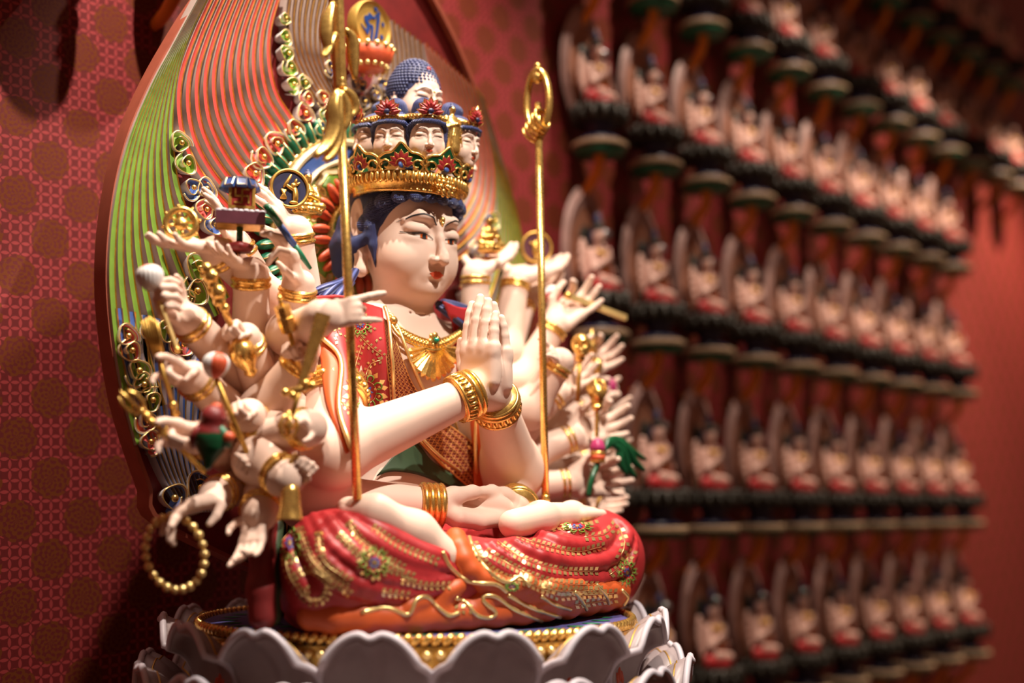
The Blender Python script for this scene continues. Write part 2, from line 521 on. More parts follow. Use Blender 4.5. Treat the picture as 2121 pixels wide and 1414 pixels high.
def face_paint(S, R, t, sc, parent, fine=True):
    """eyebrows, eyes and lips as parts"""
    for s in (-1, 1):
        mb = MB(); up = [(s * .010, .0225), (s * .016, .0285), (s * .0255, .0355), (s * .043, .0400), (s * .060, .0345), (s * .0760, .0185)]
        lo = [(s * .0112, .0210), (s * .018, .0270), (s * .0270, .0335), (s * .043, .0372), (s * .059, .0320), (s * .0760, .0182)]
        face_ribbon(mb, S, up, lo, .0006 * sc, 0, R, t, sc, 24, 3); part('eyebrow', mb, M['black'], parent)
        mb = MB()
        up = [(s * .0135, -.0085), (s * .022, -.0025), (s * .038, .0012), (s * .055, -.0002), (s * .074, -.0020)]
        lo = [(s * .0135, -.0090), (s * .022, -.0095), (s * .038, -.0092), (s * .055, -.0066), (s * .074, -.0024)]
        if fine:
            face_ribbon(mb, S, up, lo, .0006 * sc, 0, R, t, sc)
            face_ribbon(mb, S, [(s * .0275, -.0010), (s * .035, .0006), (s * .0445, .0000)], [(s * .0275, -.0088), (s * .035, -.0092), (s * .0445, -.0083)], .0012 * sc, 1, R, t, sc)
            face_ribbon(mb, S, [(s * .0315, .0000), (s * .036, .0006), (s * .0405, .0004)], [(s * .0315, -.0090), (s * .036, -.0092), (s * .0405, -.0087)], .0018 * sc, 2, R, t, sc, 8)
        face_ribbon(mb, S, [(a, b + .0016) for a, b in up], [(a, b - .0006) for a, b in up], .0021 * sc, 2, R, t, sc)
        part('eye', mb, [M['eyewhite'], M['amber'], M['black']], parent)
    mb = MB()
    face_ribbon(mb, S, [(-.0180, -.0748), (-.010, -.0712), (-.0042, -.0690), (0, -.0700), (.0042, -.0690), (.010, -.0712), (.0180, -.0748)],
                [(-.0180, -.0753), (-.011, -.0803), (-.0055, -.0833), (0, -.0841), (.0055, -.0833), (.011, -.0803), (.0180, -.0753)], .0004 * sc, 0, R, t, sc, 25, 11)
    part('lips', mb, M['lip'], parent)
# ------------------------------------------------------------------ hands and arms
# local hand frame: wrist at origin, fingers +y, back of hand +z, thumb side -x; length 1 from wrist to middle fingertip
POSES = {
    'open':  dict(c=[(6, 12, 8), (4, 10, 8), (8, 12, 8), (12, 16, 10)], s=[-7, -2, 3, 9], t=[(-.75, .62, -.20), (-.50, .85, -.12), (-.30, .95, -.05)]),
    'plate': dict(c=[(-4, 14, 14), (-2, 14, 14), (0, 16, 16), (2, 20, 18)], s=[-6, -1, 3, 8], t=[(-.80, .50, -.30), (-.62, .76, .1), (-.5, .85, .15)]),
    'fist':  dict(c=[(66, 88, 50), (72, 90, 50), (76, 90, 50), (80, 88, 50)], s=[-2, 0, 1, 2], t=[(-.50, .62, -.62), (.10, .72, -.68), (.62, .50, -.55)]),
    'hold':  dict(c=[(48, 72, 40), (58, 80, 45), (64, 84, 45), (66, 84, 45)], s=[-4, -1, 2, 5], t=[(-.60, .62, -.50), (-.25, .80, -.54), (.20, .85, -.45)]),
    'point': dict(c=[(10, 14, 8), (66, 88, 50), (74, 90, 50), (24, 26, 14)], s=[-4, 0, 1, 6], t=[(-.50, .62, -.62), (.10, .72, -.68), (.55, .55, -.55)]),
    'horn':  dict(c=[(4, 8, 6), (74, 92, 55), (76, 92, 55), (8, 8, 6)], s=[-5, 0, 1, 7], t=[(-.45, .62, -.64), (.20, .72, -.66), (.75, .30, -.55)]),
    'pinch': dict(c=[(56, 52, 20), (20, 30, 15), (14, 22, 12), (6, 14, 10)], s=[-4, 0, 5, 12], t=[(-.55, .62, -.56), (-.12, .85, -.52), (.05, .92, -.40)]),
    'claw':  dict(c=[(38, 44, 26), (42, 48, 30), (40, 46, 30), (34, 40, 26)], s=[-9, -2, 5, 13], t=[(-.70, .45, -.55), (-.35, .72, -.60), (-.05, .80, -.60)]),
    'pray':  dict(c=[(3, 3, 2), (3, 3, 2), (3, 3, 2), (3, 3, 2)], s=[1, 0, -1, -3], t=[(-.50, .85, -.05), (-.18, .97, .0), (.0, 1, .02)]),
    'down':  dict(c=[(8, 14, 10), (20, 24, 14), (28, 30, 18), (14, 16, 10)], s=[-4, 0, 2, 6], t=[(-.60, .60, -.55), (-.1, .85, -.52), (.2, .9, -.4)]),
    'cupped': dict(c=[(18, 26, 16), (20, 28, 16), (22, 30, 18), (24, 32, 20)], s=[-3, -1, 1, 3], t=[(-.62, .60, -.50), (-.25, .85, -.46), (.1, .93, -.35)]),
}
def hand_prims(pose, mirror=False, fat=1.0):
    P = POSES[pose]
    p = [bx((0, .27, -.01), (.185, .25, .070), .068, .05),
         ell((0, .06, -.005), (.125, .12, .080), .08), ell((-.11, .20, -.050), (.085, .17, .075), .06), ell((.12, .20, -.045), (.060, .17, .060), .06),
         ell((0, .40, .022), (.17, .11, .05), .05)]
    bs = [(-.140, .490, 0), (-.047, .515, .008), (.047, .500, .006), (.135, .455, -.004)]
    ln = [(.215, .135, .105), (.235, .150, .110), (.215, .140, .105), (.165, .105, .090)]
    rr = [.052, .053, .051, .045]
    for b, l, r, cu, sp in zip(bs, ln, rr, P['c'], P['s']):
        q = V(*b); a = 0.; pts = [q - V(0, .06, 0), q]; sr = math.radians(sp)
        for L, c in zip(l, cu):
            a += math.radians(c)
            d = V(math.sin(sr) * math.cos(a), math.cos(sr) * math.cos(a), -math.sin(a))
            q = q + d * L; pts.append(q)
        R_ = [r * 1.06 * fat, r * 1.05 * fat, r * .97 * fat, r * .88 * fat, r * .70 * fat]
        p.append(cap(pts[0], pts[1], R_[0], R_[1], .045))
        for i in (1, 2, 3): p.append(cap(pts[i], pts[i + 1], R_[i], R_[i + 1], .016))
    q = V(-.115, .10, -.045); pts = [q]
    for d, L in zip(P['t'], (.20, .165, .13)):
        q = q + unit(d) * L; pts.append(q)
    p.append(cap(pts[0], pts[1], .070, .058, .05)); p.append(cap(pts[1], pts[2], .056, .050, .02)); p.append(cap(pts[2], pts[3], .050, .036, .014))
    if mirror:
        for e in p:
            for n in ('a', 'b', 'c'):
                if n in e.__dict__: e.__dict__[n] = e.__dict__[n] * V(-1, 1, 1)
            if e.kind != 'cap': e.R = np.diag([-1, 1, 1]) @ e.R @ np.diag([-1, 1, 1])
    return p
def hand_frame(fwd, palm):
    """columns x,y,z for fingers along fwd and palm normal = palm"""
    y = unit(fwd); z = -unit(np.asarray(palm, float) - y * (np.asarray(palm, float) @ y))
    return np.stack([np.cross(y, z), y, z], 1)
def hand_at(pose, W, tip, palm, mirror, fat=1.0, size=None, wide=1.0):
    W = np.asarray(W, float); tip = np.asarray(tip, float)
    s = np.linalg.norm(tip - W) if size is None else size
    R = hand_frame(tip - W, palm)
    hp = hand_prims(pose, mirror, fat)
    for q in hp:
        for n in ('a', 'b', 'c'):
            if n in q.__dict__: q.__dict__[n] = q.__dict__[n] * V(wide, 1, 1)
        if q.kind != 'cap': q.r = np.asarray(q.r) * V(wide, 1, 1)
    return [q.xf(R, W, s) for q in hp], R, s
def bracelet(parent, W, d, r, w=1.0, mt=None, n=2, name='bracelet', ox=None):
    """rings round a wrist"""
    R = frame(d, ox); mb = MB()
    prof = []
    for k in range(n):
        z0 = (k - (n - 1) / 2) * .0125 * w
        mb.tube([W + R @ V(math.cos(a) * r, math.sin(a) * r, z0) for a in np.linspace(0, 2 * PI, 32, endpoint=False)], .0048 * w, 8, closed=True)
    mb.lathe([(r * .99, -.009 * w * n * .7), (r * 1.05, -.006 * w * n * .7), (r * 1.05, .006 * w * n * .7), (r * .99, .009 * w * n * .7)], 32, 0, W, R)
    return part(name, mb, mt or M['gold'], parent)
# ------------------------------------------------------------------ the great statue: body
STAT = empty('many_armed_statue', (0, .05, 0), 'large painted many-armed seated bodhisattva statue with praying hands and red robe', 'statue')
HB = .0024
# head placement
HP = V(0.0, .040, .790); HR = rotz(math.radians(-2)) @ rotx(math.radians(7)); HS = 1.05
hw = lambda x, y, z: HR @ (V(x, y, z) * HS) + HP
body = []
body += [ell((0, .080, .50), (.150, .085, .14), .03), ell((0, .075, .34), (.135, .090, .15), .05), ell((0, .07, .22), (.17, .10, .10), .05)]
body += [ell((-.062, .022, .512), (.068, .040, .060), .05), ell((.062, .022, .512), (.068, .040, .060), .05)]
body += [cap((-.06, .075, .590), (-.150, .075, .572), .052, .052, .04), cap((.06, .075, .590), (.150, .075, .572), .052, .052, .04)]
body += [cap((0, .075, .56), (0, .055, .70), .068, .058, .05)]
nk = body[-1]
for z_, r_ in ((.632, .0655), (.655, .0635), (.676, .0615)):
    pts = [V(math.cos(a) * r_, .066 + math.sin(a) * r_ - (z_ - .63) * .14, z_ - .012 * math.sin(-a) * 1.0) for a in np.linspace(PI * .95, PI * 2.05, 9)]
    body += chain(pts, .0016, .005, op=-1)
for q in head_prims() + ear_prims(-1) + ear_prims(1): body.append(q.xf(HR, HP, HS))
# praying arms
PW_R = aty(972, 806, -.185); PW_R[0] = -.020
PW_L = V(.024, -.185, PW_R[2] - .006)
PT = V(.0, -.185, .655)
EL_R = V(-.300, -.075, .318); EL_L = V(.222, -.060, .300)
SH_R = V(-.175, .070, .560); SH_L = V(.170, .070, .560)
body += [cap(SH_R, EL_R, .056, .060, .03), cap(EL_R, PW_R, .060, .034, .03)]
body += [cap(SH_L, EL_L, .056, .064, .03), cap(EL_L, PW_L, .064, .036, .03)]
pr, PRR, PRS = hand_at('pray', PW_R, V(-.013, PW_R[1] - .004, PW_R[2] + .186), (1, 0, 0), False, 1.22, wide=1.42); body += pr
pl_, PLR, PLS = hand_at('pray', PW_L, V(.015, PW_L[1] - .004, PW_L[2] + .186), (-1, 0, 0), True, 1.22, wide=1.42); body += pl_
# lap arms and hands
LW_R = aty(893, 1048, -.135); LW_L = aty(1070, 1048, -.135)
LE_R = V(-.30, -.01, .235); LE_L = V(.250, .0, .25)
body += [cap(V(-.19, .06, .45), LE_R, .05, .054, .03), cap(LE_R, LW_R, .052, .034, .02)]
body += [cap(V(.19, .06, .45), LE_L, .05, .054, .03), cap(LE_L, LW_L, .052, .034, .02)]
A_ = lambda *q: [aty(*p) for p in q]
body.append(ell(aty(985, 1052, -.125), (.078, .022, .036), .012, R=np.stack([RT, FH, V(0, 0, 1)], 1)))
for dy, r_ in ((-.165, .0165), (-.150, .017), (-.135, .017)):   # fingers of the two hands laid over each other
    k_ = (dy + .165) / .030
    body += chain(A_((905, 1052 - 4 * k_, dy + .02), (945, 1072 - 9 * k_, dy), (992, 1080 - 11 * k_, dy - .004), (1038, 1073 - 9 * k_, dy), (1066, 1054 - 4 * k_, dy + .02)), [r_ * 1.15, r_ * 1.08, r_, r_ * 1.08, r_ * 1.1], .007)
body += chain(A_((900, 1044, -.140), (938, 1028, -.150), (978, 1019, -.152), (1003, 1018, -.150)), [.026, .0185, .0130, .0095], .010)
body += chain(A_((1070, 1044, -.135), (1044, 1027, -.140), (1018, 1018, -.148), (1004, 1018, -.150)), [.025, .0175, .0130, .0095], .010)
for k_ in range(4): body.append(cap(aty(1000 + 14 * k_, 1030, -.12), aty(992 + 15 * k_, 1014, -.128), .0085, .0065, .003))
# feet: soles up on the thighs
FT_R = [aty(920, 1150, -.255), aty(860, 1102, -.228), aty(775, 1062, -.20), aty(722, 1054, -.16)]
body += chain([FT_R[0], FT_R[1], FT_R[2], FT_R[3]], [.030, .036, .031, .022], .02)
FT_L = [aty(1062, 1085, -.235), aty(1120, 1072, -.215), aty(1185, 1066, -.19), aty(1228, 1068, -.18)]
body += chain(FT_L, [.028, .031, .026, .018], .02)
for i in range(5):
    body.append(cap(FT_L[2] + V(0, .03 - i * .014, .0), FT_L[3] + V(.012 - i * .004, .036 - i * .016, .004), .013, .010, .006))
BP, BQ = sdf_mesh(body, HB, 2)
BODY = mesh_obj('body', BP, BQ, M['skin'], STAT)
SB = Surf((BP, BQ))
face_paint(SB, HR, HP, HS, STAT)
mb = MB(); c = SB.hit(hw(0, -.3, .030), HR @ V(0, 1, 0))
mb.ball(c - V(0, .003, -.003), (.0065, .007, .0075)); mb.tube([c + V(0, -.004, -.002), c + V(0, -.003, -.011)], [.0055, .0008], 10)
part('forehead_jewel', mb, M['gold'], STAT)
# praying bracelets
def big_bracelet(W, d, r, name='bracelet'):
    R = frame(d); mb = MB()
    for z0, rr in ((.006, .0062), (.017, .0050), (-.022, .0040)):
        mb.tube([W + R @ V(math.cos(a) * r, math.sin(a) * r, z0) for a in np.linspace(0, 2 * PI, 48, endpoint=False)], rr, 8, closed=True)
    mb.lathe([(r * .98, -.026), (r * 1.03, -.022), (r * 1.03, .020), (r * .98, .024)], 48, 0, W, R)
    for a in np.linspace(0, 2 * PI, 26, endpoint=False):
        u = R @ V(math.cos(a), math.sin(a), 0)
        mb.ball(W + u * (r * 1.03) + R @ V(0, 0, -.010), (.0048, .0048, .0105), 0, 8, R @ rotz(a))
    return part(name, mb, M['gold'], STAT)
dR = unit(PW_R - EL_R); dL = unit(PW_L - EL_L)
big_bracelet(PW_R - dR * .030, dR, .0445); big_bracelet(PW_L - dL * .030, dL, .046)
for W, E in ((LW_R, LE_R), (LW_L, LE_L)):
    d = unit(W - E); mb = MB(); R = frame(d); r = .040
    for k in range(4):
        mb.tube([W + R @ V(math.cos(a) * r, math.sin(a) * r, -.018 + k * .0115) for a in np.linspace(0, 2 * PI, 40, endpoint=False)], .0062, 8, closed=True)
    mb.lathe([(r * .95, -.024), (r * 1.02, -.020), (r * 1.02, .020), (r * .95, .024)], 40, 0, W, R)
    part('bracelet', mb, M['gold'], STAT)
# ------------------------------------------------------------------ hair, crown and crown heads
def strand_attr(P, fn): return np.array([fn(p) for p in P])
def hair_prims():
    p = [ell((0, .036, .040), (.105, .116, .120), .02)]
    # open the face
    p.append(bx((0, -.13, -.055), (.096, .122, .112), .05, .010, op=-1))
    p.append(ell((0, -.06, -.02), (.090, .090, .092), .010, op=-1))
    p.append(bx((0, .0, -.21), (.3, .3, .12), .01, .02, op=-1))
    for s in (-1, 1):   # sideburn, hair over the ear and behind it
        p.append(ell((s * .104, .047, .024), (.022, .023, .046), .005, R=rotx(-.2), op=-1))
        p += chain([(s * .096, .002, .050), (s * .098, .002, .010), (s * .0945, -.006, -.030), (s * .0885, -.012, -.072)], [.013, .0130, .0085, .0015], .008)
        p += chain([(s * .100, .008, -.012), (s * .109, .036, -.030), (s * .106, .070, -.022)], [.011, .0150, .018], .010)
        p += chain([(s * .094, .088, .02), (s * .090, .098, -.03), (s * .075, .105, -.07)], [.018, .022, .026], .02)
    return p
ROLL = [(.100, .014, .018), (.101, -.008, .046), (.091, -.046, .066), (.064, -.078, .0735), (.034, -.092, .0765), (0, -.097, .0775)]
def roll_path(n):
    a = ROLL + [(-x, y, z) for x, y, z in ROLL[-2::-1]]
    return spline(a, n)
hp = hair_prims()
RP = roll_path(13)
for i, q in enumerate(RP):
    j = min(max(i, 1), 11); d = unit(RP[j + 1] - RP[j - 1])
    R = frame(d, unit(q - V(0, .03, .02))); R = R @ rotx(.5) if False else R @ rotx(.55) @ roty(.35)
    hp.append(ell(q + V(0, .006, 0), (.0115, .0160, .0215), .0020, R=R))
hp = [q.xf(HR, HP, HS) for q in hp]
P, Q = sdf_mesh(hp, .0026, 1)
L = ((P - HP) @ HR) / HS
rp = roll_path(120); dn = ((L[:, None, :] - rp[None]) ** 2).sum(-1); k = dn.argmin(1); dm = np.sqrt(dn.min(1))
rel = L - rp[k]; along = k * (np.linalg.norm(rp[1] - rp[0]))
st = np.where(dm < .024, along * 330 + 260 * (rel[:, 2] * .9), 26 * np.arctan2(L[:, 0], -L[:, 1] + .05) * 2.2 + L[:, 2] * 60)
HAIR = mesh_obj('hair', P, Q, M['strand'], STAT, {'strand': st})
# loose locks lying on the shoulders
def lock(parent, paths, r, name='hair_lock'):
    mb = MB(); s_ = []
    for pts in paths:
        pts = spline(pts, 14); n = 10
        rr = r * np.sin(np.linspace(.55, PI - .25, 14)) ** .6
        mb.tube(pts, rr, n, flat=((0, 0, 1), .6)); s_ += list(np.tile(np.arange(n) * .5, 14))
    return part(name, mb, M['strand'], parent, attrs={'strand': s_})

# crown ------------------------------------------------------------
CC = V(-.010, .034, .867); CR = rotz(math.radians(-7)) @ rotx(math.radians(3)) @ np.diag([1.05, 1.05, 1.0])
cw = lambda a, r, z: CC + CR @ V(math.cos(a) * r, math.sin(a) * r, z)
mb = MB(); prof = [(.094, .006), (.098, .000), (.105, .000), (.1105, .007), (.110, .011), (.116, .016), (.119, .040), (.112, .041), (.104, .030)]
mb.lathe(prof, 96, 0, CC, CR)
mb.tube([cw(a, .1065, .0030) for a in np.linspace(0, 2 * PI, 96, endpoint=False)], .0045, 8, closed=True)
NP_ = 62
for i in range(NP_):
    a = 2 * PI * i / NP_
    mb.ball(cw(a, .1190, .028), (.0050, .0050, .0125), 0, 10, CR @ rotz(a))
    mb.ball(cw(a + PI / NP_, .1165, .017), .0028, 0, 6)
CROWN = part('crown', mb, M['gold'], STAT)
# front flower
mb = MB()
for k in range(6):
    b = k * PI / 3; a0 = -PI / 2
    mb.ball(cw(a0, .126, .012) + CR @ V(.011 * math.cos(b), 0, .011 * math.sin(b)), (.0068, .004, .0068), 0, 8)
mb.ball(cw(a0, .130, .012), .0055)
for k in range(10):
    b = k * PI / 5
    mb.ball(cw(a0, .124, .012) + CR @ V(.020 * math.cos(b), 0, .018 * math.sin(b)), .0045, 0, 8)
part('crown_flower', mb, M['gold'], CROWN)
def lotus2d(n=7, r=1.0):
    """fan of pointed petals as closed 2D polygons"""
    out = []
    for k in range(n):
        a = PI * (.06 + .88 * k / (n - 1)); L = r * (1 - .18 * abs(k - (n - 1) / 2) / (n / 2)); w = .23 * r
        d = V(math.cos(a), math.sin(a)); q = V(-d[1], d[0])
        out.append([d * L * t + q * w * s for t, s in ((.12, .35), (.45, 1.0), (.75, .62), (1., 0), (.75, -.62), (.45, -1.0), (.12, -.35))])
    return out
OUT = [(-.5, 0), (-.52, .18), (-.40, .30), (-.47, .46), (-.34, .62), (-.20, .66), (-.10, .82), (0, 1), (.10, .82), (.20, .66), (.34, .62), (.47, .46), (.40, .30), (.52, .18), (.5, 0)]
def crown_panel(a0, wdt, hgt):
    f = lambda u, v, o=0: cw(a0 + u * wdt / .122, .119 + v * .016 + o, .038 + v * hgt)
    mb = MB(); o = spline(OUT, 43)
    n = len(o)
    front = [f(u, v) for u, v in o]; back = [f(u, v, -.006) for u, v in o]
    ci = f(0, .42); cb = f(0, .42, -.006)
    mb.add(front + back + [ci, cb], [(i, i + 1, 2 * n) for i in range(n - 1)] + [(n + i + 1, n + i, 2 * n + 1) for i in range(n - 1)], 0)
    mb.tube([f(u, v, -.002) for u, v in o], .0030, 8, 1)
    for s in (-1, 1):   # scrolls
        sp = [(s * (.33 + .13 * math.cos(t) * (1 - t / 9)), .22 + .20 * math.sin(t) * (1 - t / 9)) for t in np.linspace(-1.2, 5.2, 20)]
        mb.tube([f(u, v, .001) for u, v in sp], .0022, 6, 1)
    for q in lotus2d(7, .5):
        pp = [f(u * .62, .20 + v * 1.05, .0025) for u, v in q]; m = len(pp)
        c0 = f(np.mean([z[0] for z in q]) * .62, .20 + np.mean([z[1] for z in q]) * 1.05, .006)
        mb.add(pp + [c0], [(i, (i + 1) % m, m) for i in range(m)], 2)
        mb.tube(pp, .0007, 5, 1, closed=True)
    mb.ball(f(0, .20, .002), (.008, .004, .007), 3, 10)
    mb.tube([f(.10 * math.cos(t), .20 + .20 * math.sin(t), .006) for t in np.linspace(0, PI, 9)], .0009, 5, 1)
    part('crown_panel', mb, [M['leafgreen'], M['gold'], M['crimson'], M['blue']], CROWN)
for k in range(-3, 5): crown_panel(-PI / 2 - math.radians(43) * k, .094, .056)

# small heads ------------------------------------------------------
def small_head(root_name='crown_head'):
    Ph, Qh = sdf_mesh(head_prims() + ear_prims(-1) + ear_prims(1) + [cap((0, .02, -.08), (0, .03, -.20), .052, .062, .03)], .0034, 1)
    o = mesh_obj(root_name, Ph, Qh, M['skin'])
    face_paint(Surf((Ph, Qh)), np.eye(3), V(0, 0, 0), 1.0, o, False)
    hp = hair_prims()[:4]
    for s in (-1, 1): hp += chain([(s * .097, -.010, .045), (s * .099, -.008, .0), (s * .093, -.014, -.05)], [.013, .012, .006], .008)
    hp += chain(roll_path(9), .0115, .006)
    Pa, Qa = sdf_mesh(hp, .0042, 1); Lx = Pa
    mesh_obj('hair', Pa, Qa, M['strand'], o, {'strand': Lx[:, 0] * 130 + Lx[:, 2] * 60})
    tp = chain([(0, .060, .120), (0, .085, .165), (0, .085, .185)], [.050, .058, .045], .03) + [ell((0, .070, .185), (.056, .058, .036), .02)]
    Pt, Qt = sdf_mesh(tp, .006, 1)
    mesh_obj('topknot', Pt, Qt, M['strand'], o, {'strand': np.arctan2(Pt[:, 0], Pt[:, 1] - .055) * 5 + Pt[:, 2] * 14})
    mb = MB(); c = V(0, .032, .098); R = rotx(.12)
    mb.lathe([(.100, 0), (.108, -.003), (.112, .006), (.112, .024), (.106, .030), (.095, .026)], 40, 0, c, R)
    for i in range(30):
        a = 2 * PI * i / 30; mb.ball(c + R @ V(.113 * math.cos(a), .113 * math.sin(a), .014), (.006, .010, .010), 0, 8, R @ rotz(a))
    part('diadem', mb, M['gold'], o)
    mb = MB()
    for row, (rad, up) in enumerate(((.086, -.004), (.066, .010))):
        for q in lotus2d(7, rad):
            cc = np.mean(q, 0)
            pp = [V(u, -.088 + row * -.004 - .25 * v * .2, .122 + v + up) for u, v in q]; m = len(pp)
            bk = [p + V(0, .012, 0) for p in pp]
            mid = V(cc[0], -.100 + row * -.004, .122 + cc[1] + up)
            mb.add(pp + [mid] + bk, [(i, (i + 1) % m, m) for i in range(m)] + [((i + 1) % m, i, m + 1 + i, m + 1 + (i + 1) % m) for i in range(m)], 0)
            mb.tube(pp, .0022, 5, 1, closed=True)
    mb.ball((0, -.100, .128), (.016, .01, .014), 2, 10)
    part('lotus_ornament', mb, [M['crimson'], M['gold'], M['navy']], o, smooth=False)
    return o
SH0 = small_head()
def place_head(px, py, az, rad, sc, tilt=0, first=False):
    """eye level at the pixel, standing on the ring of the crown"""
    a = math.radians(az[0]); x, y = .0 + math.cos(a) * rad, .018 + math.sin(a) * rad
    d = ray(px, py); t = ((x - CAM[0]) * FH[0] + (y - CAM[1]) * FH[1]) / (d @ FH); z = (CAM + d * t)[2]
    o = SH0 if first else copy_tree(SH0)
    o.parent = STAT; o.scale = (sc,) * 3
    o.location = Vector(V(x, y, z) - world_loc(STAT)); o.rotation_euler = (math.radians(6), 0, math.radians(az[1] + 90))
    print('head', px, proj((x, y, z)))
place_head(880, 288, (-122, -122), .095, .40, first=True)
place_head(795, 289, (-166, -148), .095, .40)
place_head(738, 294, (-212, -196), .095, .39)
place_head(968, 300, (-58, -80), .095, .40)
place_head(992, 330, (-20, -42), .095, .38)
# top Buddha head --------------------------------------------------
Ph, Qh = sdf_mesh(head_prims() + ear_prims(-1) + ear_prims(1) + [cap((0, .02, -.10), (0, .03, -.26), .060, .085, .04)], .0032, 1)
TH = mesh_obj('top_head', Ph, Qh, M['skin']); face_paint(Surf((Ph, Qh)), np.eye(3), V(0, 0, 0), 1.0, TH)
Pc, Qc = sdf_mesh([ell((0, .036, .042), (.104, .116, .112), .02), ell((0, .040, .120), (.058, .062, .050), .05), ell((0, -.07, -.02), (.090, .085, .092), .012, op=-1), bx((0, -.13, -.1), (.094, .125, .11), .05, .012, op=-1), bx((0, 0, -.20), (.3, .3, .14), .01, .02, op=-1)], .0045, 1)
mesh_obj('hair', Pc, Qc, M['hair'], TH); SC = Surf((Pc, Qc)); mb = MB()
for r in range(17):
    el = math.radians(-26 + r * 7.2); n = max(1, int(46 * math.cos(el)))
    for k in range(n):
        a = 2 * PI * (k + .5 * (r % 2)) / n; d = V(math.cos(a) * math.cos(el), math.sin(a) * math.cos(el), math.sin(el))
        h = SC.hit(V(0, .036, .03) + d * .4, -d)
        if h is not None and np.linalg.norm(h - V(0, .036, .03)) > .088 and h[1] > -.098 and not (h[2] < .055 and h[1] < -.01 and abs(h[0]) < .088):
            mb.ball(h, .0082, 0, 8)
part('hair_curl', mb, M['hair'], TH)['kind'] = 'stuff'
mb = MB(); mb.ball(SC.hit(V(0, -.3, .130), V(0, 1, 0)), (.013, .009, .012)); part('crown_jewel', mb, M['crimson'], TH)
mb = MB(); mb.ball((0, -.092, .030), .007); part('forehead_jewel', mb, M['gold'], TH)
TH.parent = STAT; TH.scale = (.515,) * 3; TH.location = Vector(atx(866, 209, 0.012) * V(1, 1, 1) - world_loc(STAT)); TH.rotation_euler = (math.radians(8), 0, 0)
# standing gilded figure in front
def standing_figure(parent, base, h, face, name='gilded_figure'):
    p = [cap((0, 0, .08), (0, 0, .50), .17, .15, .03), ell((0, 0, .57), (.19, .12, .20), .05), ell((0, -.01, .88), (.062, .068, .080), .02),
         cap((0, 0, .72), (0, 0, .85), .045, .04, .03), cap((-.17, 0, .68), (-.19, -.03, .45), .055, .05, .03), cap((.17, 0, .68), (.19, -.03, .45), .055, .05, .03),
         cap((-.19, -.03, .47), (-.02, -.15, .55), .045, .035, .02), cap((.19, -.03, .47), (.02, -.15, .55), .045, .035, .02),
         ell((0, 0, .03), (.15, .15, .04), .02)]
    for k in range(5): p += chain([(-.14 + k * .07, -.14, .12), (-.12 + k * .06, -.145, .30), (-.07 + k * .035, -.13, .45)], .014, .01)
    R = rotz(face + PI / 2)
    Pf, Qf = sdf_mesh([q.xf(R, base, h) for q in p], h * .016, 1)
    o = mesh_obj(name, Pf, Qf, M['gold'], parent)
    mb = MB(); mb.ball(base + R @ V(0, .005, .925) * h, V(.066, .07, .062) * h, 0, 14, R); mb.ball(base + R @ V(0, .01, .985) * h, .035 * h)
    part('hair', mb, M['hair'], o); return o
b = atx(930, 318, 0); standing_figure(STAT, V(0, -.088, b[2]), .105, -PI / 2)
# ------------------------------------------------------------------ the great mandorla behind the statue
YH = .235
HALO = empty('mandorla', (0, YH, 0), 'tall painted mandorla board with red and green flame ribs behind the large statue', 'mandorla')
hp2 = lambda px, py: aty(px, py, YH)[[0, 2]]
OUTL = [(330, 1085), (300, 1010), (268, 920), (240, 820), (221, 700), (212, 570), (222, 430), (250, 300), (296, 185), (350, 85), (408, -5), (490, -105), (600, -185)]
ol = np.array([hp2(*q) for q in OUTL]); ol = np.concatenate([[[-.18, ol[0][1] - .12]], ol, [[0, ol[-1][1] + .13]]])
ol = spline(ol, 60); ring = np.concatenate([ol, (ol * V(-1, 1))[::-1][1:]])
ring = ring[:, :]
cen = V(0, .55)
mb = MB(); n = len(ring)
L3 = lambda q, y: np.c_[q[:, 0], np.full(len(q), y), q[:, 1]]
fr = L3(ring, YH + .006); bk = L3(ring, YH + .028)
mb.add(np.concatenate([fr, bk, [[0, YH + .004, .55], [0, YH + .03, .55]]]), [(i, (i + 1) % n, 2 * n) for i in range(n)] + [(n + (i + 1) % n, n + i, 2 * n + 1) for i in range(n)], 0)
part('backboard', mb, M['darkred'], HALO)
mb = MB()
inn = cen + (ring - cen) * .985
for a, b in ((L3(ring, YH + .03), L3(ring, YH - .012)), (L3(ring, YH - .012), L3(inn, YH - .012)), (L3(inn, YH - .012), L3(inn, YH + .01)), (L3(inn, YH + .03), L3(ring, YH + .03))):
    mb.add(np.concatenate([a, b]), [(i, i + 1, n + i + 1, n + i) for i in range(n - 1)], 0)
part('rim', mb, M['terra'], HALO, angle=40)

def ribs(inner, outer, N, mats, rad=.0085, s0=0., s1=1., step=None):
    """a family of carved ribs between two px polylines, and its mirror image"""
    A = spline([hp2(*q) for q in inner], 40); B = spline([hp2(*q) for q in outer], 40)
    for k in range(N):
        s = s0 + (s1 - s0) * k / max(1, N - 1)
        c = A * (1 - s) + B * s
        wd = np.linalg.norm(A - B, axis=1) / max(1, N - 1) * .30
        wd = np.clip(wd, .0020, rad)
        for sg in (-1, 1):
            P3 = np.c_[c[:, 0] * (1 if sg < 0 else -1), np.full(40, YH - .004), c[:, 1]]
            t = np.gradient(P3, axis=0); t /= np.linalg.norm(t, axis=1)[:, None]
            nx = np.cross(t, V(0, 1, 0))
            W = wd[:, None]
            prof = [(-1.12, .014), (-1.02, -.004), (-.80, -.0150), (-.60, -.0120), (.60, -.0120), (.80, -.0150), (1.02, -.004), (1.12, .014)]
            mi = [1, 1, 2, 0, 2, 1, 1]
            G = np.stack([P3 + nx * W * a + V(0, b, 0) for a, b in prof], 1)
            mb = MB()
            for j in range(7): mb.grid(G[:, j:j + 2], mi[j], flip=True)
            part('rib', mb, mats, HALO, angle=50)
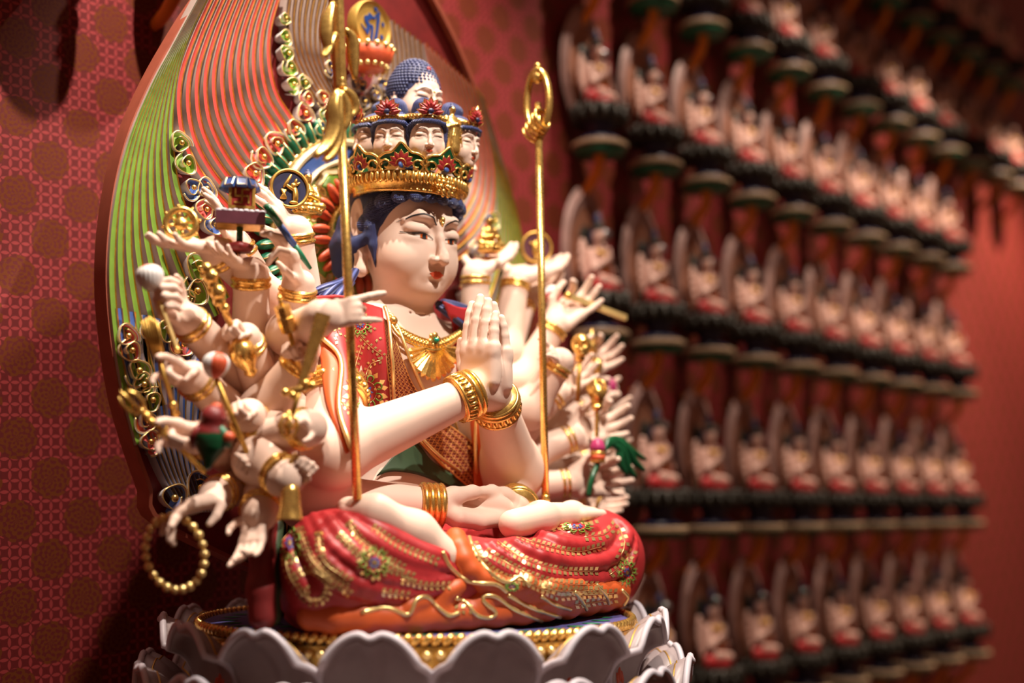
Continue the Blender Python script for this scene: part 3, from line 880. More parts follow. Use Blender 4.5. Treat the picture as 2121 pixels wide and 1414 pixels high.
GR_IN = [(424, -8), (385, 70), (358, 150), (346, 230), (344, 300), (356, 390), (385, 470), (420, 540), (460, 620)]
GR_OUT = [(404, -4), (352, 92), (303, 185), (258, 300), (231, 430), (222, 570), (232, 700), (250, 810), (278, 920)]
ribs(GR_IN, GR_OUT, 9, [M['lime'], M['ribpale'], M['golddull']])
RD_IN = [(572, -20), (549, 60), (546, 130), (560, 195), (590, 245), (630, 300), (690, 350)]
RD_OUT = [(432, -10), (392, 80), (364, 165), (362, 250), (384, 325), (430, 395), (500, 470)]
ribs(RD_IN, RD_OUT, 12, [M['ribred'], M['ribpale'], M['golddull']])
BR_IN = [(690, -10), (676, 50), (672, 110), (690, 170), (720, 215), (742, 250)]
BR_OUT = [(590, -15), (584, 45), (594, 115), (622, 175), (662, 230), (720, 280)]
ribs(BR_IN, BR_OUT, 9, [M['brown'], M['ribpale'], M['golddull']])
BL_IN = [(470, 700), (440, 760), (420, 830), (410, 900), (412, 980), (430, 1060)]
BL_OUT = [(236, 640), (246, 720), (268, 810), (296, 900), (330, 985), (372, 1060)]
ribs(BL_IN, BL_OUT, 10, [M['blue'], M['lilac'], M['golddull']])

def scroll(px, py, r, color, turns=1.35, ph=0., mir=True, lean=.5):
    """a carved cloud scroll: coloured cup, pale rolled edge, gold bead"""
    c0 = hp2(px, py)
    for sg in ((-1, 1) if mir else (-1,)):
        cx = c0[0] if sg < 0 else -c0[0]; C = V(cx, YH - .012, c0[1])
        mb = MB(); n = 46
        th = np.linspace(0, turns * 2 * PI, n)
        k = np.linspace(1, .42, n)
        rr = r * k * (1 + .10 * np.cos(3.0 * th + ph))
        ax = np.cos(th + ph) * (-sg); az = np.sin(th + ph)
        top = np.c_[C[0] + rr * ax, C[1] - .019 * (1.1 - .5 * k) - 0 * th, C[2] + rr * az]
        bot = np.c_[C[0] + rr * .74 * ax, np.full(n, C[1] + .012), C[2] + rr * .74 * az]
        inn = np.c_[C[0] + rr * .84 * ax, top[:, 1] + .003, C[2] + rr * .84 * az]
        inb = np.c_[C[0] + rr * .70 * ax, np.full(n, C[1] - .002), C[2] + rr * .70 * az]
        mb.grid(np.stack([bot, top], 1), 1); mb.grid(np.stack([top, inn], 1), 1); mb.grid(np.stack([inn, inb], 1), 0)
        m = n // 2
        mb.add(np.concatenate([inb[:m], [C + V(0, -.004, 0)]]), [(i, i + 1, m) for i in range(m - 1)], 0)
        mb.tube(top * .5 + inn * .5 + V(0, -.0012, 0), r * .022 + .0006, 5, 3)
        mb.ball(C + V(0, -.016, 0), r * .20, 2, 10)
        part('cloud_scroll', mb, [color, M['white'], M['gold'], M['goldpale']], HALO)
R_, G_, B_ = worn('scroll_pink', (.78, .15, .14), .5), worn('scroll_lime', (.30, .50, .07), .5), worn('scroll_blue', (.12, .22, .58), .5)
SCR = [(360, 301, 17, G_), (374, 343, 18, G_), (385, 393, 17, B_), (412, 395, 17, B_), (412, 438, 16, R_),
       (577, 44, 11, G_), (577, 82, 13, G_), (582, 117, 15, G_), (587, 145, 16, G_), (592, 180, 15, G_), (617, 177, 14, G_),
       (622, 208, 16, R_), (655, 207, 16, R_), (617, 240, 19, R_), (664, 245, 17, G_), (597, 272, 21, R_), (652, 274, 16, B_), (558, 303, 21, R_), (530, 330, 21, R_), (512, 364, 21, R_),
       (398, 560, 24, G_), (392, 606, 24, G_), (372, 620, 15, G_), (250, 698, 16, R_), (258, 728, 17, R_), (272, 770, 20, G_), (282, 798, 17, G_), (300, 830, 18, G_), (290, 872, 17, R_), (296, 916, 17, R_),
       (335, 690, 17, G_), (365, 715, 20, R_), (345, 1032, 24, B_), (398, 1010, 24, B_), (430, 470, 16, B_), (672, 145, 16, B_), (690, 175, 15, B_),
       (735, 180, 15, B_), (740, 215, 15, B_), (725, 235, 14, B_), (440, 520, 18, R_), (300, 685, 15, R_)]
for i, (x, y, r, c) in enumerate(SCR):
    scroll(x, y, r * (3384 - x) / 2642 * .00136 + .0015, c, ph=(i * 1.9) % 6.28)

# inner nimbus: rings, leaves, tongues, boss ------------------------
K = .90; NC = V(0, 0, hp2(742, 497)[1]); NR = np.stack([V(K, 0, 0), V(0, 0, K), V(0, -1, 0)], 1)
nc = lambda y: V(0, YH - y, NC[2])
def nring(name, r0, r1, h, m, bulge=.0):
    mb = MB(); mb.lathe([(r0, 0), (r0, h), ((r0 + r1) / 2, h + bulge), (r1, h), (r1, 0)], 96, 0, nc(0), NR); return part(name, mb, m, HALO, angle=50)
nring('blue_field', .001, .235, .021, M['blue'])
mb = MB()
for i in range(56):
    a = 2 * PI * i / 56; d = V(math.cos(a), 0, math.sin(a)) * K; R = np.stack([d, V(0, -1, 0), np.cross(d, V(0, -1, 0))], 1)
    mb.ball(nc(.016) + d * .272, (.030, .014, .0125), 0, 10, R)
    mb.tube([nc(.029) + d * r for r in (.250, .272, .298)], .0016, 5, 1)
mb.lathe([(.243, .0), (.243, .020), (.252, .020), (.252, .0)], 96, 1, nc(0), NR)
part('lotus_ring', mb, [M['green'], M['goldpale']], HALO)
nring('cream_ring', .226, .242, .030, M['cream'], .004); nring('cream_ring', .180, .192, .030, M['cream'], .004)
nring('green_field', .001, .181, .024, M['olive'])
mb = MB(); mc = MB()
for i in range(12):
    a = 2 * PI * i / 12 + .13; d = V(math.cos(a), 0, math.sin(a)) * K; e = V(-d[2], 0, d[0])
    for w_, m_, r0, r1, y in ((.046, 1, .095, .180, .028), (.036, 0, .098, .168, .033)):
        o = [(-.55, 0), (-.95, .35), (-.8, .62), (-.95, .8), (-.45, .92), (0, 1.02), (.45, .92), (.95, .8), (.8, .62), (.95, .35), (.55, 0)]
        q = spline(o, 31); pp = [nc(y) + d * (r0 + (r1 - r0) * v) + e * w_ * u for u, v in q]
        bb = [p + V(0, .012, 0) for p in pp]; k = len(pp)
        mb.add(pp + bb + [nc(y + .006) + d * (r0 + r1) / 2], [(j, (j + 1) % k, 2 * k) for j in range(k)] + [((j + 1) % k, j, k + j, k + (j + 1) % k) for j in range(k)], m_)
        mb.tube(pp, .0018, 5, 2, closed=True)
    for u in (-.013, .013):
        R = np.stack([d, V(0, -1, 0), np.cross(d, V(0, -1, 0))], 1)
        mc.ball(nc(.036) + d * .122 + e * u, (.030, .012, .0125), 0, 10, R)
part('nimbus_leaf', mb, [M['lime'], M['cream'], M['goldpale']], HALO); part('red_petal', mc, M['coral'], HALO)
nring('gold_ring', .076, .098, .034, M['gold'], .006); nring('cream_ring', .096, .103, .028, M['cream'], .003)
mb = MB(); mb.lathe([(.078, .0), (.078, .022), (.06, .030), (.03, .034), (.0, .035)], 64, 0, nc(0), NR)
for i in range(14):
    a = 2 * PI * i / 14; mb.ball(nc(.030) + V(math.cos(a), 0, math.sin(a)) * .060 * K, .0045, 1, 8)
part('boss', mb, [M['green'], M['goldpale']], HALO)
# gold disc with the painted seed syllable, on a red lotus stand -----
MC = aty(768, 56, YH - .06); MN = unit(V(.10, -1, -.05)); MR = np.stack([unit(np.cross(V(0, 0, 1), MN)), unit(np.cross(MN, np.cross(V(0, 0, 1), MN))), MN], 1)
mb = MB(); mb.lathe([(.0, -.02), (.056, -.02), (.060, -.008), (.060, .004), (.057, .010), (.053, .009), (.050, .006), (.0, .006)], 64, 0, MC, MR)
DISC = part('seed_disc', mb, M['goldmatte'], HALO, angle=40)
mb = MB(); d2 = lambda u, v: MC + MR @ V(u * .05, v * .05, .0068)
STROKES = [[(-.38, .40), (-.30, .55), (.0, .45), (.16, .62), (.10, .36), (-.10, .34), (-.32, .18), (-.52, .02), (-.60, .30)],
           [(-.50, .02), (-.34, .10), (-.20, -.04), (-.30, -.45), (-.46, -.40), (-.40, -.10)],
           [(-.20, .02), (-.02, .02), (.02, -.20), (-.02, -.66), (-.14, -.62), (-.12, -.18)],
           [(.22, .72), (.38, .70), (.36, .10), (.24, -.72), (.10, -.66), (.20, .06)],
           [(.0, .88), (.14, .92), (.22, .80), (.08, .74)],
           [(.56, .38), (.70, .34), (.68, .18), (.58, .20)], [(.52, -.22), (.68, -.26), (.66, -.42), (.52, -.40)],
           [(-.82, -.10), (-.50, -.36), (-.46, -.30)], [(-.04, -.66), (.42, -.98), (.30, -.92)], [(.18, -.70), (.56, -.96), (.40, -.92)]]
for sq in STROKES:
    q = spline(sq, 26, True); pp = [d2(u, v) for u, v in q]; k = len(pp); top = [p + MN * .0016 for p in pp]
    mb.add(pp + top, [tuple(range(k, 2 * k))] + [(i, (i + 1) % k, k + (i + 1) % k, k + i) for i in range(k)], 0)
part('seed_syllable', mb, M['inkblue'], DISC, smooth=False)
mb = MB(); BC = MC + V(-.004, 0, -.072)
mb.lathe([(.0, -.030), (.030, -.030), (.050, -.010), (.056, .012), (.050, .016), (.0, .016)], 48, 0, BC)
for i in range(16):
    a = 2 * PI * i / 16; d = V(math.cos(a), math.sin(a), 0)
    mb.ball(BC + d * .054 + V(0, 0, .016), .0075, 1, 8); mb.ball(BC + d * .042 + V(0, 0, -.026), .006, 1, 8)
part('disc_stand', mb, [M['coral'], M['goldpale']], HALO)
# foot of the board
mb = MB(); mb.box((0, YH + .012, .037), (.20, .035, .035)); mb.box((0, YH + .012, .095), (.16, .03, .025))
part('board_foot', mb, M['plum'], HALO, smooth=False)
mb = MB()
for i in range(9):
    for row in range(2):
        x = -.22 + i * .055 + row * .027; z = .10 + row * .055
        o = spline([(-.5, 0), (-.62, .4), (-.3, .8), (0, 1), (.3, .8), (.62, .4), (.5, 0)], 25)
        pp = [V(x + u * .055, YH - .012 - row * .004 - .02 * v, z + v * .075) for u, v in o]; k = len(pp); bb = [p + V(0, .012, 0) for p in pp]
        mb.add(pp + bb, [tuple(range(k))[::-1]] + [(j, (j + 1) % k, k + (j + 1) % k, k + j) for j in range(k)], (i + row) % 3)
        mb.tube(pp, .002, 5, 3, closed=True)
        for j in range(5): mb.tube([pp[12] + (pp[k // 2] - pp[12]) * 0 + V((j - 2) * .006, -.002, -.02 - .002 * abs(j - 2)), pp[12] + V((j - 2) * .009, -.0015, -.06)], .0006, 4, 3)
part('base_petal', mb, [M['lilac'], M['navy'], M['leafgreen'], M['goldpale']], HALO)
# ------------------------------------------------------------------ lotus throne
LOT = empty('lotus_throne', (0, 0, -.30), 'round lotus throne of pale petals under the large seated statue', 'lotus throne')
mb = MB(); mb.lathe([(.0, -.012), (.424, -.012), (.428, -.004), (.420, .0), (.0, .0)], 128, 0)
for i in range(70):   # painted leaf shapes on the deck
    a = 2 * PI * i / 35; r = .375 if i < 35 else .31; d = V(math.cos(a), math.sin(a), 0); e = V(-d[1], d[0], 0)
    q = spline([(-1, 0), (0, .5), (1, 0), (0, -.5)], 16, True)
    mb.add([V(0, 0, .0012) + d * (r + u * .02) + e * v * .03 for u, v in q], [tuple(range(16))], 1)
part('deck', mb, [M['deck'], M['green']], LOT, angle=40)
mb = MB()
for i in range(150):
    a = 2 * PI * i / 150; d = V(math.cos(a), math.sin(a), 0); e = V(-d[1], d[0], 0); R = np.stack([d, unit(e + V(0, 0, .9)), np.cross(d, unit(e + V(0, 0, .9)))], 1)
    mb.ball(d * .434 + V(0, 0, -.002), (.0085, .015, .0075), 0, 8, R)
part('rope_rim', mb, M['gold'], LOT)
mb = MB(); mb.lathe([(.410, -.06), (.434, -.05), (.434, -.014), (.415, -.012)], 128, 0)
part('bead_band', mb, M['golddull'], LOT, angle=40)
mb = MB()
for i in range(120):
    a = 2 * PI * i / 120; mb.ball(V(math.cos(a) * .438, math.sin(a) * .438, -.028), .0095, 0, 8)
part('bead', mb, M['goldpale'], LOT)['kind'] = 'stuff'
mb = MB(); mb.lathe([(.0, -.30), (.37, -.30), (.31, -.22), (.37, -.12), (.41, -.06), (.41, -.013), (.0, -.013)], 96, 0)
part('core', mb, M['plum'], LOT)
def petal(a0, rad, z0, hgt, wdt, flare, m_in):
    """spoon-shaped petal: hollow side outwards, notched rolled lip"""
    nu, nv = 25, 15; P = np.zeros((nu, nv, 3))
    for i in range(nu):
        u = -1 + 2 * i / (nu - 1)
        for j in range(nv):
            v = j / (nv - 1)
            w = wdt * (.52 + .50 * math.sin(min(1, v * 1.05) * PI * .56)) * (1 - .10 * v ** 6)
            top = 1 - .34 * abs(u) ** 2.6 - .060 * math.exp(-(u / .16) ** 2)
            z = z0 + hgt * v * top
            curl = flare * v ** 3.2 + .020 * v ** 12
            hollow = -.030 * math.sin(PI * min(1, v * .9 + .1)) * (1 - u * u) + .006 * math.exp(-(u / .10) ** 2) * v
            r = rad + curl + hollow * .75 + .012 * v
            ang = a0 + u * w * (1 - .18 * v ** 5) / rad
            P[i, j] = (r * math.cos(ang), r * math.sin(ang), z)
    mb = MB(); mb.grid(P, 0, thick=.010, flip=True)
    lip = [P[i, nv - 1] for i in range(nu)]; side = [P[0, j] for j in range(3, nv - 1)] + lip + [P[nu - 1, j] for j in range(nv - 2, 2, -1)]
    mb.tube(np.array(side) + V(math.cos(a0), math.sin(a0), 0) * .002, .0068, 8, 1)
    ins = [P[1, j] for j in range(4, nv - 1)] + [P[i, nv - 2] for i in range(2, nu - 2)] + [P[nu - 2, j] for j in range(nv - 2, 3, -1)]
    mb.tube(np.array(ins) + V(math.cos(a0), math.sin(a0), 0) * .0015, .0022, 5, 2)
    c = P[nu // 2, 3]; d = V(math.cos(a0), math.sin(a0), 0); e = V(-d[1], d[0], 0)
    for s in (-1, 0, 1):
        mb.ball(c + d * .004 + e * s * .014 + V(0, 0, .012 - .010 * abs(s)), (.010, .010, .020), 3, 8, rotz(a0))
    part('petal', mb, [m_in, M['lilac'], M['golddull'], M['coral']], LOT)
for k in range(15): petal(math.radians(-119 + 24 * k), .432, -.135, .150, .094, .034, M['petal'])
for k in range(15): petal(math.radians(-119 + 12 + 24 * k), .468, -.225, .160, .094, .044, M['petal'])
# ------------------------------------------------------------------ lower robe over the crossed legs
legs = [ell((0, .02, .09), (.28, .16, .10), .05),
        cap((-.14, .03, .120), (-.333, -.140, .112), .10, .096, .04), cap((-.333, -.140, .112), (-.02, -.265, .085), .096, .070, .05),
        cap((.14, .03, .120), (.362, -.170, .108), .10, .098, .04), cap((.362, -.170, .108), (.02, -.270, .085), .098, .070, .05),
        ell((.01, -.07, .03), (.35, .24, .034), .03), ell((-.255, -.11, .045), (.13, .13, .05), .05), ell((.30, -.12, .045), (.13, .14, .05), .05)]
L0 = Surf(sdf_mesh(legs, .007, 2))
def fold(pts, r, S, k=.008, dep=-.001):
    q = [S.pix(x, y, dep) for x, y in spline(pts, 16)]
    q = [p for p in q if p is not None]
    rr = r * np.sin(np.linspace(.35, PI - .35, len(q))) ** .7
    return chain(q, rr, k)
FOLDS = [[(1045, 1112), (1120, 1150), (1200, 1168), (1268, 1152), (1300, 1108), (1278, 1078)], [(1000, 1112), (1060, 1160), (1150, 1194), (1240, 1198), (1303, 1166), (1316, 1118)],
         [(985, 1150), (1060, 1192), (1150, 1220), (1255, 1222), (1308, 1196)], [(1105, 1102), (1180, 1128), (1240, 1124), (1268, 1096)], [(1150, 1092), (1195, 1102), (1235, 1094)],
         [(985, 1130), (1040, 1180), (1130, 1208), (1220, 1212)],
         [(700, 1062), (760, 1112), (840, 1158), (928, 1172)], [(648, 1066), (690, 1132), (780, 1188), (860, 1204), (928, 1202)], [(612, 1084), (640, 1150), (690, 1208), (790, 1240)],
         [(735, 1062), (800, 1104), (880, 1142), (926, 1152)], [(672, 1064), (720, 1125), (800, 1175), (900, 1190)], [(630, 1075), (665, 1145), (735, 1205), (850, 1228), (930, 1218)], [(590, 1110), (610, 1180), (650, 1240)]]
lp = list(legs)
for i, f in enumerate(FOLDS): lp += fold(f, [.0165, .0140, .0115][i % 3], L0)
LP, LQ = sdf_mesh(lp, .0036, 2)
ROBE = mesh_obj('lower_robe', LP, LQ, M['red'], STAT)
SL = Surf((LP, LQ))
# orange lining spread along the front
ol_ = [cap(a, b, .026, .026, .02) for a, b in zip(*[(lambda q: (q[:-1], q[1:]))([SL.pix(x, y, -.010) for x, y in spline([(640, 1284), (760, 1284), (880, 1280), (1000, 1274), (1120, 1262), (1215, 1250), (1285, 1238)], 14)])][0])]
for pts, r in (([(900, 1278), (920, 1240), (950, 1215)], .016), ([(985, 1270), (1000, 1245), (1050, 1225), (1090, 1215)], .020), ([(1080, 1262), (1150, 1240), (1230, 1225), (1290, 1222)], .020), ([(945, 1110), (958, 1150), (985, 1190), (1040, 1212), (1090, 1212)], .020), ([(840, 1280), (850, 1255), (880, 1245)], .014), ([(1060, 1240), (1130, 1222), (1200, 1215)], .017)):
    ol_ += chain([SL.pix(x, y, -.004) for x, y in spline(pts, 8)], r, .008)
OP, OQ = sdf_mesh(ol_, .0036, 2)
mesh_obj('robe_lining', OP, OQ, M['orange'], STAT)
SLO = Surf((LP, LQ), (OP, OQ))
def trim(parent, polys, r, S, name='gold_trim', m=None, off=.0, n=40):
    mb = MB()
    for pts in polys:
        q = [S.pix(x, y, off) for x, y in spline(pts, n)]; q = [p for p in q if p is not None]
        if len(q) > 3:
            q = np.array(q); q[1:-1] = (q[:-2] + q[1:-1] * 2 + q[2:]) / 4
            mb.tube(q, r, 8)
    return part(name, mb, m or M['goldpale'], parent)
trim(STAT, [[(748, 1268), (800, 1258), (845, 1273), (862, 1242), (885, 1236), (905, 1256), (930, 1274), (952, 1268)],
            [(945, 1238), (968, 1250), (985, 1272), (1012, 1280), (1028, 1268), (1002, 1246), (1004, 1234), (1028, 1236), (1065, 1262), (1122, 1286)],
            [(916, 1142), (934, 1176), (972, 1204), (1026, 1210), (1050, 1226)], [(972, 1112), (986, 1150), (1020, 1190), (1052, 1206), (1078, 1194), (1098, 1214)],
            [(1052, 1232), (1100, 1258), (1160, 1278)], [(1120, 1234), (1150, 1252), (1182, 1262)], [(1235, 1210), (1255, 1232), (1262, 1250)], [(1288, 1222), (1300, 1236), (1292, 1252)], [(1190, 1225), (1206, 1245), (1215, 1262)]], .0042, SLO)
# carved gold leaf ornament ----------------------------------------
def px_poly(mb, S, poly, off, m):
    p = [S.pix(x, y, off) for x, y in poly]
    if any(q is None for q in p): return
    p = np.array(p); c = p.mean(0)
    if np.linalg.norm(p - c, axis=1).max() > .04: return
    k = len(p); nrm = unit(CAM - c)
    mb.add(list(p) + [c + nrm * .0006], [(i, (i + 1) % k, k) for i in range(k)], m)
def garland(mb, S, pts, L=12.0, step=10.0, m=0, off=.0012):
    q = spline(pts, 200); d = np.r_[0, np.cumsum(np.linalg.norm(np.diff(q, axis=0), axis=1))]
    N = max(2, int(d[-1] / step)); s = np.linspace(0, d[-1], N)
    x = np.interp(s, d, q[:, 0]); y = np.interp(s, d, q[:, 1])
    tx = np.gradient(x); ty = np.gradient(y)
    for i in range(N):
        t = unit((tx[i], ty[i]))
        for sg in (-1, 1):
            a = math.radians(42) * sg; u = V(t[0] * math.cos(a) - t[1] * math.sin(a), t[0] * math.sin(a) + t[1] * math.cos(a)); w = V(-u[1], u[0]) * L * .34
            o = V(x[i], y[i]) + V(-t[1], t[0]) * sg * 1.2
            px_poly(mb, S, [o + u * 1.2, o + u * L * .55 + w, o + u * L, o + u * L * .55 - w], off, m)
    st = [S.pix(a, b, off) for a, b in zip(x, y)]; st = [p for p in st if p is not None]
    if len(st) > 3: mb.tube(st, .0007, 5, m)
def rosette(mb, S, cx, cy, r, sq=1.0, rot=0.0, cols=(1, 2, 0)):
    pol = lambda a, d: V(cx + math.cos(a + rot) * d, cy + math.sin(a + rot) * d * sq)
    for k in range(8):
        a = k * PI / 4
        px_poly(mb, S, [pol(a, r * .12), pol(a + .30, r * .26), pol(a, r * .40), pol(a - .30, r * .26)], .0016, cols[0])
    px_poly(mb, S, [pol(a, r * .13) for a in np.linspace(0, 2 * PI, 9)[:-1]], .0024, 0)
    for k in range(8):
        a = k * PI / 4 + .39; c = pol(a, r * .70); sp = [c + V(math.cos(t + a), math.sin(t + a) * sq) * r * .17 * (1 - t / 8) for t in np.linspace(-2.6, 2.6, 12)]
        q = [S.pix(x, y, .0012) for x, y in sp]; q = [p for p in q if p is not None]
        if len(q) > 3: mb.tube(q, .0015, 6, cols[1])
        for e in (-.17, .17):
            px_poly(mb, S, [pol(a + e, r * .80), pol(a + e + .14, r * .95), pol(a + e, r * 1.14), pol(a + e - .14, r * .95)], .0012, 0)
    q = [S.pix(*pol(a, r * .55), .001) for a in np.linspace(0, 2 * PI, 30)]; q = [p for p in q if p is not None]
    if len(q) > 3: mb.tube(q, .0008, 5, 0)
mb = MB()
for g in ([(1060, 1105), (1120, 1128), (1190, 1142), (1245, 1132)], [(1030, 1120), (1090, 1160), (1160, 1180), (1230, 1182)], [(1005, 1140), (1080, 1182), (1150, 1206), (1230, 1212)], [(1283, 1095), (1294, 1125), (1285, 1150)], [(1262, 1190), (1290, 1170), (1308, 1145)],
          [(980, 1122), (1000, 1160), (1040, 1192), (1090, 1205), (1150, 1232)], [(1160, 1236), (1200, 1232), (1270, 1228)], [(770, 1090), (830, 1130), (900, 1160)], [(620, 1090), (650, 1165), (720, 1225)], [(700, 1105), (760, 1160), (850, 1192)],
          [(600, 1200), (640, 1180), (680, 1205), (670, 1240), (640, 1245), (632, 1222)], [(590, 1150), (600, 1190), (625, 1230)], [(830, 1200), (880, 1212), (925, 1212)], [(1210, 1112), (1250, 1108), (1270, 1090)], [(1130, 1098), (1170, 1086), (1230, 1076)], [(1120, 1216), (1170, 1224), (1240, 1222)], [(1190, 1252), (1230, 1246), (1270, 1240)], [(660, 1100), (670, 1160), (720, 1200)], [(720, 1080), (760, 1130), (830, 1172)], [(1075, 1098), (1110, 1092)], [(790, 1225), (840, 1232)], [(940, 1262), (970, 1262)]):
    garland(mb, SLO, g)
for c in ((1195, 1090, 32, .45, 0), (1298, 1185, 20, 1.4, .3), (775, 1165, 34, 1.0, .3), (600, 1125, 26, 1.6, 0), (1060, 1215, 16, .6, 0)):
    rosette(mb, SLO, *c)
part('gold_ornament', mb, [M['goldpale'], M['blue'], M['lime']], STAT)
# back skirt hanging at the right hip
for m_, dx, r_ in ((M['sash'], 0, .017), (M['darkred'], -16, .022)):
    Pk, Qk = sdf_mesh(chain([aty(572 + dx, 1090, -.06), aty(560 + dx, 1150, -.085), aty(556 + dx, 1220, -.10), aty(560 + dx, 1276, -.105)], [r_ * .8, r_, r_ * 1.1, r_ * 1.1], .01), .004, 2)
    mesh_obj('back_skirt', Pk, Qk, m_, STAT)
# ------------------------------------------------------------------ upper robe
tor = [q for q in body[:8]] + [cap(SH_R, EL_R, .058, .056, .03), cap(SH_L, EL_L, .058, .058, .03)]
TP_ = sdf_mesh(tor, .006, 3); ST_ = Surf(TP_)
def cloth(name, rows, m, off=.012, thick=.006, nu=30, nv=24, S=None, parent=STAT, attrs=False, wav=None, fb=.0):
    S = S or ST_
    G = patch([[V(x, y, 0) for x, y in r] for r in rows], nu, nv); P = np.zeros_like(G)
    for i in range(nu):
        for j in range(nv):
            o = off if np.isscalar(off) else np.interp(j / (nv - 1), np.linspace(0, 1, len(off)), off)
            if wav: o = o + wav(i / (nu - 1), j / (nv - 1))
            h = S.pix(G[i, j, 0], G[i, j, 1], 0)
            P[i, j] = (h if h is not None else aty(G[i, j, 0], G[i, j, 1], fb)) + unit(CAM - (h if h is not None else V(0, 0, 0))) * o * V(1, 1, 0)
    for _ in range(3):
        Q_ = P.copy(); Q_[1:-1] = (P[:-2] + 2 * P[1:-1] + P[2:]) / 4; P = Q_.copy(); P[:, 1:-1] = (Q_[:, :-2] + 2 * Q_[:, 1:-1] + Q_[:, 2:]) / 4
    mb = MB(); mb.grid(P, 0, thick=thick)
    f = mb.f; a = np.concatenate(mb.v)
    n = np.cross(P[1, 0] - P[0, 0], P[0, 1] - P[0, 0])
    if n @ (CAM - P[0, 0]) < 0: mb = MB(); mb.grid(P, 0, thick=thick, flip=True)
    at = None
    if attrs:
        uu, vv = np.meshgrid(np.linspace(0, 1, nu), np.linspace(0, 1, nv), indexing='ij'); at = {'u': np.tile(uu.ravel(), 2), 'v': np.tile(vv.ravel(), 2)}
    o = part(name, mb, m, parent, attrs=at)
    return o, P
def lattice_mat():
    m = mat('red_scale_lattice', (.2, .01, .01), .45); t = NT(m)
    u = t.n('ShaderNodeAttribute', attribute_name='u').outputs['Fac']; v = t.n('ShaderNodeAttribute', attribute_name='v').outputs['Fac']
    U = t.math('MULTIPLY', u, 26.0); W = t.math('MULTIPLY', v, 6.0)
    def line(x, w):
        f = t.math('ABSOLUTE', t.math('SUBTRACT', t.math('FRACT', x), .5)); return t.math('GREATER_THAN', f, .5 - w)
    k = t.math('MAXIMUM', t.math('MAXIMUM', line(t.math('ADD', U, W), .10), line(t.math('SUBTRACT', U, W), .10)), line(W, .05))
    e = t.math('GREATER_THAN', t.math('ABSOLUTE', t.math('SUBTRACT', v, .5)), .45); k = t.math('MAXIMUM', k, e)
    t.base(t.mix(k, (.17, .012, .012), (.85, .50, .18))); t.l(t.math('MULTIPLY', k, .8), t.b.inputs['Metallic'])
    rib = t.math('ABSOLUTE', t.math('SUBTRACT', t.math('FRACT', W), .5)); t.bump(rib, .9, .006); return m
LAT = lattice_mat()
wv = lambda u, v: .010 * math.sin(v * 7 + u * 3) * (1 - abs(2 * v - 1)) + .006 * math.sin(u * 9)
RL, PRL = cloth('upper_robe', [[(792, 640), (745, 628), (690, 618), (640, 622)], [(798, 690), (760, 680), (708, 675), (652, 690)], [(804, 755), (770, 755), (728, 755), (706, 745)], [(808, 830), (776, 838), (738, 845), (700, 845)], [(810, 900), (782, 915), (752, 930), (728, 935)]], M['red'], [.016, .020, .030, .026], wav=wv)
cloth('robe_lining', [[(655, 640), (645, 640), (638, 645)], [(668, 700), (656, 705), (648, 715)], [(712, 742), (685, 745), (664, 745)], [(704, 790), (684, 795), (668, 795)], [(702, 850), (690, 852), (680, 850)], [(728, 930), (722, 936), (716, 940)]], M['orange'], [.016, .024, .016], nu=30, nv=10)
cloth('collar_band', [[(788, 655), (803, 666)], [(794, 690), (818, 700)], [(800, 745), (837, 752)], [(805, 800), (859, 800)], [(808, 870), (900, 850)]], LAT, .012, nu=60, nv=24, attrs=True)
cloth('collar_band', [[(842, 880), (905, 862)], [(872, 918), (945, 890)], [(915, 962), (990, 925)], [(960, 1000), (1012, 965)], [(985, 1018), (1025, 990)]], LAT, .016, nu=60, nv=24, attrs=True)
cloth('green_sash', [[(780, 985), (850, 905)], [(815, 975), (872, 925)], [(880, 985), (900, 958)], [(960, 1022), (980, 1010)]], M['sash'], .010, nu=30, nv=8)
cloth('robe_edge', [[(972, 800), (990, 800), (1004, 800)], [(974, 880), (992, 878), (1010, 878)], [(980, 945), (998, 945), (1016, 945)], [(984, 1010), (1004, 1010), (1026, 1005)]], M['orange'], .026, nu=24, nv=8)
cloth('robe_edge', [[(1003, 800), (1030, 800)], [(1008, 880), (1035, 880)], [(1014, 945), (1038, 945)], [(1020, 1008), (1036, 990)]], M['red'], .022, nu=24, nv=8)
cloth('upper_robe', [[(918, 625), (955, 640), (1005, 640)], [(935, 665), (968, 680), (1012, 690)], [(946, 720), (980, 740), (1020, 760)], [(952, 800), (990, 820), (1030, 840)]], M['red'], [.014, .022, .022])
trim(STAT, [[(792, 648), (800, 690), (806, 755), (810, 830), (812, 890)], [(804, 662), (820, 700), (839, 752), (862, 802), (876, 818)], [(905, 865), (946, 890), (990, 924)], [(845, 888), (872, 922), (915, 966), (985, 1018)], [(920, 632), (938, 668), (950, 720)], [(992, 800), (994, 880), (1000, 945), (1008, 1010)]], .0040, ST_, off=.020)
mb = MB(); q = [PRL[i, 23] for i in range(30)]; mb.tube(np.array(q) + V(-.002, -.004, 0), .0048, 8); part('gold_trim', mb, M['goldpale'], STAT)
SRL = Surf((PRL.reshape(-1, 3), [(i * 24 + j, (i + 1) * 24 + j, (i + 1) * 24 + j + 1, i * 24 + j + 1) for i in range(29) for j in range(23)]))
mb = MB()
for g in ([(670, 640), (690, 660), (700, 690)], [(740, 690), (760, 712), (790, 735)], [(748, 715), (740, 740), (735, 760)], [(790, 745), (765, 755), (755, 785)], [(695, 825), (715, 840), (730, 860)], [(770, 680), (782, 700)], [(655, 650), (665, 675)], [(780, 800), (795, 830)], [(720, 700), (700, 705)]): garland(mb, SRL, g, 9, 9)
rosette(mb, SRL, 757, 812, 42); rosette(mb, SRL, 745, 672, 24); rosette(mb, SRL, 690, 655, 20)
part('gold_ornament', mb, [M['goldpale'], M['blue'], M['lime']], STAT)
